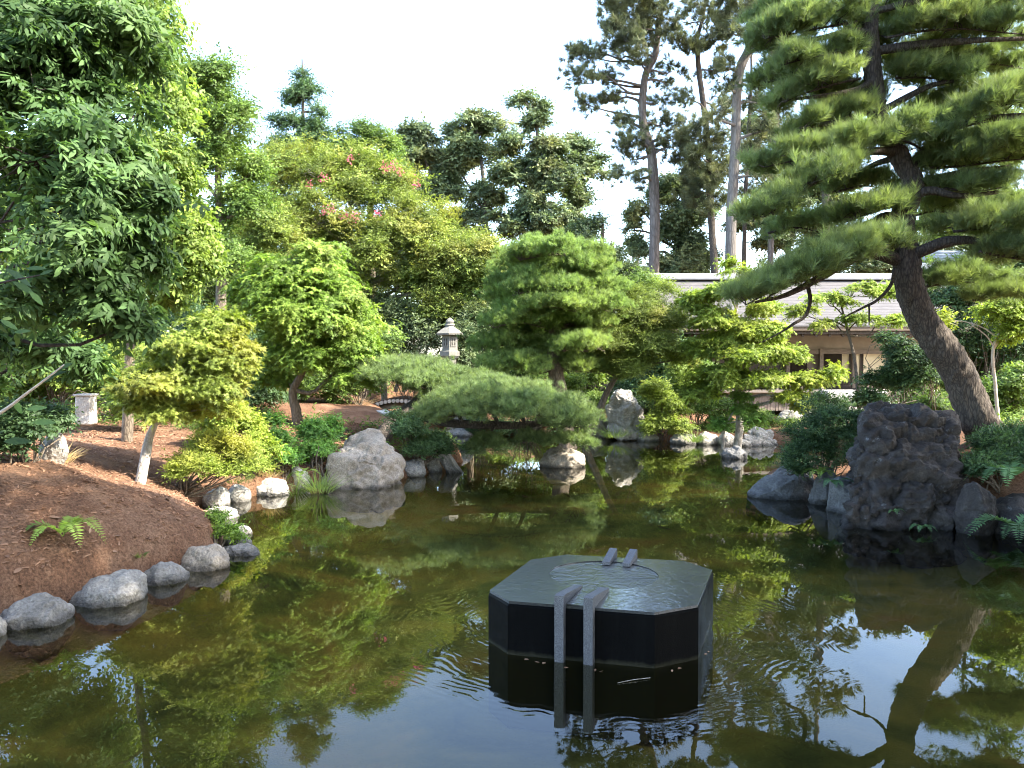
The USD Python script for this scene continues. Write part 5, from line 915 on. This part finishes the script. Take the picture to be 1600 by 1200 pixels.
for lab, px, D, bl, n, sd, mn in (
    ('shaded understory bush at the far left behind the dark evergreen', 20, 19, [(20, 580, 19, 90, 50), (-60, 560, 19, 70, 70), (90, 560, 20, 60, 60)], 1000, 261, 'leaf_mid'),
    ('olive understory bush left of the yellow maple', 190, 22, [(190, 560, 22, 80, 60), (260, 570, 22, 60, 50), (120, 580, 21, 60, 40)], 1100, 262, 'leaf_shrub'),
    ('understory bush between the yellow and the forked maple', 340, 26, [(330, 540, 26, 70, 70), (400, 560, 26, 60, 50), (260, 520, 27, 60, 70)], 1100, 263, 'leaf_mid'),
    ('dense understory bush behind the crape myrtle trunks', 520, 33, [(480, 520, 33, 70, 60), (560, 520, 33, 70, 60), (620, 500, 33, 60, 60), (540, 580, 32, 90, 24)], 1500, 264, 'leaf_shrub'),
    ('dense green bush between the lantern hedge and the round-headed pine', 790, 31, [(790, 500, 31, 70, 60), (760, 560, 30, 60, 40), (850, 540, 30, 60, 50)], 1300, 265, 'leaf_mid'),
    ('dense green bush behind the right side of the round-headed pine', 930, 29, [(920, 540, 29, 70, 56), (980, 560, 28, 60, 44), (880, 580, 28, 50, 30)], 1300, 266, 'leaf_mid'),
    ('dark undergrowth bush left of the tea house deck', 1050, 25.2, [(1040, 590, 25, 40, 40), (1010, 620, 25, 50, 24), (1050, 545, 25, 30, 30)], 800, 267, 'leaf_shrub'),
    ('undergrowth bush at the right end of the tea house', 1500, 21, [(1490, 590, 21, 50, 50), (1560, 580, 21, 60, 60), (1440, 600, 20, 36, 34), (1600, 620, 20, 50, 40)], 1200, 268, 'leaf_mid')):
    shrub('understory_bush', lab, gp(px, D), bl, n, sd, 'small', mn, scale=1.5, shell=.5, gap=.3)
for lab, px, D, bl, n, sd, mn in (
    ('dim low plants on the far inlet shore seen under the spreading pine', 770, 23.9, [(745, 666, 23.9, 36, 14), (790, 670, 23.8, 36, 14), (835, 672, 23.8, 34, 14), (870, 676, 23.7, 26, 12)], 620, 271, 'leaf_shrub'),
    ('low mixed plants between the spreading pine and the tall white boulder', 900, 24.2, [(890, 662, 23.8, 30, 16), (910, 645, 24.2, 34, 18), (935, 630, 24.2, 24, 16), (860, 655, 24, 30, 16)], 420, 272, 'leaf_mid'),
    ('low plants on the far shore below the tea house deck', 1200, 22.6, [(1130, 668, 22.4, 40, 12), (1190, 655, 22.8, 36, 13), (1240, 668, 22.6, 30, 12)], 420, 273, 'leaf_mid')):
    shrub('shore_plants', lab, gp(px, D), bl, n, sd, 'small', mn, scale=.8)
r = rng(97); n = 6500
q = np.c_[r.uniform(-12, 13, n), r.uniform(13.5, 36, n)]; sd_ = shore(q[:, 0], q[:, 1])
keep = (sd_ > np.where(q[:, 1] > 19, .1, .5)) & (meshkit.fbm(np.c_[q * .55, 0 * q[:, 0]], 3, 9) > .44) & ~((q[:, 0] < -3.2) & (q[:, 1] < 15.5)) & ~((q[:, 0] > 4.5) & (q[:, 1] > 23.2)) & ~((q[:, 0] > -5.2) & (q[:, 0] < -2.4) & (q[:, 1] > 20) & (q[:, 1] < 29))
q = q[keep]; n = len(q)
T = Thing('ground_cover', 'low leafy ground cover growing between the trees round the pond', 'ground cover', (0, 22, .8), kind='stuff')
T.scatter('sprays', SP['small'], 'leaf_mid', np.c_[q, ground_z(q[:, 0], q[:, 1]) + .04], quats(n, r, .5), r.uniform(.6, 1.3, n), r.integers(0, 4, n))
for lab, px, D, bl, n, sd in (
    ('far dark thicket behind the gum trunks', 800, 50, [(760, 425, 50, 90, 30), (860, 415, 50, 90, 30), (680, 430, 50, 80, 40)], 1500, 251), ('far dark thicket behind the crape myrtle', 560, 48, [(560, 400, 48, 120, 70), (440, 400, 48, 100, 80)], 1500, 252),
    ('far dark thicket behind the left trees', 250, 44, [(300, 420, 44, 130, 80), (120, 400, 44, 160, 110), (-40, 400, 44, 130, 120)], 1700, 253), ('far thicket behind the tea house ridge', 1300, 48, [(1230, 425, 48, 70, 26), (1350, 405, 48, 90, 40), (1450, 400, 48, 90, 50), (1570, 400, 48, 90, 60)], 1500, 254)):
    shrub('far_thicket', lab, gp(px, D), bl, n, sd, 'far', 'leaf_dark', scale=1.0, gap=.36)
# ---------------------------------------------------------------- near sprig, ferns, grasses, fallen leaves
T = Thing('leafy_branch', 'close bare-stemmed branch with broad leaves at the left edge', 'branch', P(-60, 670, 3.6))
s = spline([P(-70, 680, 3.7), P(0, 645, 3.6), (P(40, 616, 3.6)), P(75, 590, 3.6), P(100, 570, 3.6)], 20); T.part('stem', tube(s, np.linspace(.009, .003, 20), 8), 'twig_pale', True)
r = rng(91)
for x, y, D, dx, dy, L in ((8, 420, 3.6, .3, -.2, .16), (40, 420, 3.6, .9, .2, .10), (45, 455, 3.6, .5, -.5, .1), (20, 440, 3.6, .8, -.4, .12), (60, 600, 3.6, .6, .5, .09), (75, 588, 3.6, .8, .4, .09), (88, 580, 3.6, .7, .6, .09), (20, 625, 3.6, .3, -.6, .09), (40, 640, 3.5, .8, .2, .10), (50, 660, 3.5, .9, .1, .11), (5, 690, 3.5, .9, .1, .13), (20, 520, 3.7, .6, .2, .09), (0, 500, 3.7, .6, -.3, .1), (62, 430, 3.6, .7, .5, .07)):
    T.part('leaf', leaves(np.array([P(x, y, D)]), np.array([[dx, .3, dy]]), np.array([[.2, -.6, .8]]), L * .8, L * .36, ((.15, .55), (.4, 1), (.7, .8), (.9, .35)), .2), 'leaf_glossy')
s = spline([P(-70, 470, 3.7), P(-10, 445, 3.65), P(62, 430, 3.6)], 12); T.part('stem', tube(s, np.linspace(.007, .003, 12), 6), 'bark_dark', True)
shrub('bank_plant', 'shaded leafy plant at the left edge of the bank above the mossy boulder', on_ground(40, 720), [(30, 660, 9, 50, 30), (80, 655, 9.4, 40, 20), (10, 690, 8.8, 40, 20)], 380, 247, 'mid', 'leaf_shrub', scale=.6)
fern('sunlit green fern on the near left mulch slope', on_ground(98, 838), 6, .55, 61, lean=(.35, -.25), arch=.75)
fern('small fern sprouting from the gap beside the pointed boulder', on_ground(470, 748), 5, .45, 62, arch=.8)
for lab, p, n, L, sd, ln in (('fern at the low right corner beside the water', (1590, 832), 8, .7, 63, (-.5, -.3)), ('dark fern arching from under the azalea at the right edge', (1590, 765), 7, .75, 64, (-.6, -.2)), ('small fern growing on the foot of the great black rock', None, 5, .22, 65, (0, -.6)), ('tiny fern on the face of the great black rock', None, 4, .16, 66, (0, -.6)), ('green fern between slate boulder and azalea', (1285, 745), 7, .38, 67, (-.2, -.4)), ('fern hanging over the small dark stone', (1305, 770), 6, .35, 68, (0, -.5))):
    base = {65: P(1442, 826, 10.45), 66: P(1398, 800, 10.55), 63: P(1590, 832, 10.0), 64: P(1580, 748, 10.7), 67: P(1283, 742, 12.4), 68: P(1304, 757, 11.9)}[sd]
    fern(lab, base, n, L, sd, 'fern_dark' if sd not in (67,) else 'fern', ln, .6)
for lab, p, n, h, sd, mn, sp in (('reedy grass clump left of the pointed boulder', P(500, 768, 13.5), 150, .45, 71, 'grass', .22), ('thin reeds by the long white stone', P(462, 775, 13.6), 80, .42, 72, 'grass', .14), ('dry grass hanging over the mossy boulder', on_ground(88, 722), 110, .30, 73, 'grass_dry', .20), ('grass clump at the foot of the tall white boulder', P(960, 683, 22), 170, .45, 74, 'grass', .34), ('small grass clump on the far shore left of the pale pair', P(1085, 690, 21), 120, .38, 75, 'grass', .2), ('low grass behind the white bank stones', on_ground(372, 752), 120, .2, 76, 'grass', .25), ('tuft of grass above the long white stone', on_ground(420, 742), 110, .2, 77, 'grass_dry', .2), ('grass tuft at the inlet under the low pine', P(700, 700, 20), 110, .3, 78, 'grass', .3), ('pale grass patch left of the arched bridge', P(540, 640, 23.5), 200, .6, 79, 'grass_dry', .6), ('small weed on the near left bank', on_ground(218, 868), 40, .09, 80, 'grass', .05)):
    grass_tuft(lab, p, n, h, .012, sd, mn, spread=sp)
r = rng(95); first = None
for k in range(46):
    px, py = (r.uniform(5, 330), r.uniform(735, 930)) if k < 34 else (r.uniform(110, 300), r.uniform(690, 740))
    p = on_ground(px, py)
    if p[2] < .1: continue
    if first is None:
        T = Thing('fallen_leaf', 'dry pinkish fallen leaf lying on the left mulch slope', 'leaf', p, 'fallen leaves on the left mulch slope'); first = T
        T.part('blade', leaves(np.array([p + [-.03, 0, .015]]), np.array([[1, .15, .05]]), np.array([[0, -.25, 1.0]]), .115, .05, ((.2, .7), (.5, 1), (.8, .6)), .25), 'dead_leaf')
    else:
        x = UsdGeom.Xform.Define(stage, numbered('/World', 'fallen_leaf')); x.AddTranslateOp().Set(Gf.Vec3d(*map(float, p))); x.AddRotateXYZOp().Set(Gf.Vec3f(float(r.uniform(-25, 25)), float(r.uniform(-25, 25)), float(r.uniform(0, 360)))); sc = float(r.uniform(.6, 1.15)); x.AddScaleOp().Set(Gf.Vec3f(sc, sc, sc))
        x.GetPrim().GetReferences().AddInternalReference(first.path); x.GetPrim().SetInstanceable(True)
        tag(x.GetPrim(), 'dry pinkish fallen leaf lying on the left mulch slope', 'leaf', 'fallen leaves on the left mulch slope')
r = rng(98); n = 420; q = np.c_[r.uniform(-9, -3, n), r.uniform(6, 18, n)]; q = q[shore(q[:, 0], q[:, 1]) > .2]; n = len(q)
T = Thing('leaf_litter', 'small brown leaf litter scattered over the left mulch slope', 'leaf litter', (-5, 10, 1), kind='stuff')
T.part('leaves', leaves(np.c_[q, ground_z(q[:, 0], q[:, 1]) + .012], np.c_[r.normal(size=(n, 2)), r.normal(0, .15, n)], np.c_[r.normal(0, .4, (n, 2)), np.ones(n)], r.uniform(.03, .075, n), r.uniform(.015, .035, n), ((.3, .9), (.7, .8)), .2), 'dead_leaf', kind='stuff')
r = rng(96); n = 26000
q = np.c_[r.uniform(-10, -2.9, n), r.uniform(5.5, 20, n)]; q = q[shore(q[:, 0], q[:, 1]) > .12]; z = ground_z(q[:, 0], q[:, 1]); n = len(q)
T = Thing('mulch_chips', 'loose bark chips strewn over the left mulch slope', 'mulch', (-5, 9, 1), kind='stuff')
cp = []
for k in range(4):
    rr = rng(300 + k); b = trimesh.creation.box([.05 * rr.uniform(.6, 1.3), .012, .006]); b.vertices += rr.normal(0, .003, b.vertices.shape); cp.append((b.vertices, b.faces))
T.scatter('chips', cp, 'chip', np.c_[q, z + .006], quats(n, r, .5), r.uniform(.3, 1.3, n), r.integers(0, 4, n))
# ---------------------------------------------------------------- trees outside the frame whose shade lies on the near pond
def off_tree(label, x, y, h, bl, n, seed):
    T = Thing('shade_tree', label, 'tree', (x, y, .9)); T.part('trunk', tube(spline([(x, y, .5), (x + .2, y, h * .5), (x, y + .2, h * .95)], 12), np.linspace(.3, .06, 12), 10), 'bark', True)
    r = rng(seed); P_, Q = [], []
    for bx, by, bz, R, H in bl:
        k = int(n * R * R * H / sum(b[3] ** 2 * b[4] for b in bl)); p = tip_ellipsoid(np.array([bx, by, bz]), np.array([R, R, H]), k, r, .2); P_.append(p)
        T.part('branch', limb((x, y, bz * .7), (bx, by, bz), .12, .04, seed + len(P_)), 'bark', True)
    p = np.vstack(P_); T.scatter('crown', SP['far'], 'leaf_mid', p, quats(len(p), r, 1.0), r.uniform(.8, 1.3, len(p)), r.integers(0, 4, len(p)))
off_tree('tall leafy tree beyond the right edge shading the fountain', 11.5, 4.2, 15, [(11.5, 4.2, 11, 3.0, 4.5), (12, 5.8, 7, 2.8, 3.6), (10.8, 2.2, 8, 3.0, 4.0)], 1700, 401)
off_tree('leafy tree beyond the right edge shading the black rock', 12.5, 8.2, 12, [(12.5, 8.2, 7, 2.4, 3.4), (11.5, 7.4, 9.5, 2.2, 2.6), (13.2, 8.8, 4, 2.0, 2.6)], 1100, 402)
off_tree('tall leafy tree behind the camera on the right', 12, -1.5, 16, [(12, -1.5, 10, 3.6, 5), (10.5, -.5, 13.5, 3.0, 3.0), (12.5, -3, 6, 3, 4)], 1700, 403)
off_tree('leafy tree behind the camera on the left', -7, -5, 13, [(-7, -5, 7, 4, 5), (-5, -6, 10, 3, 3)], 1000, 404)
off_tree('leafy tree straight behind the camera', 1, -7, 14, [(1, -7, 6.5, 4, 5.5), (3.5, -8, 10, 3.4, 3)], 1000, 405)
off_tree('leafy tree behind the camera beyond the near shore on the right', 7.5, -6, 14, [(7.5, -6, 7, 3.6, 5.5)], 800, 406)
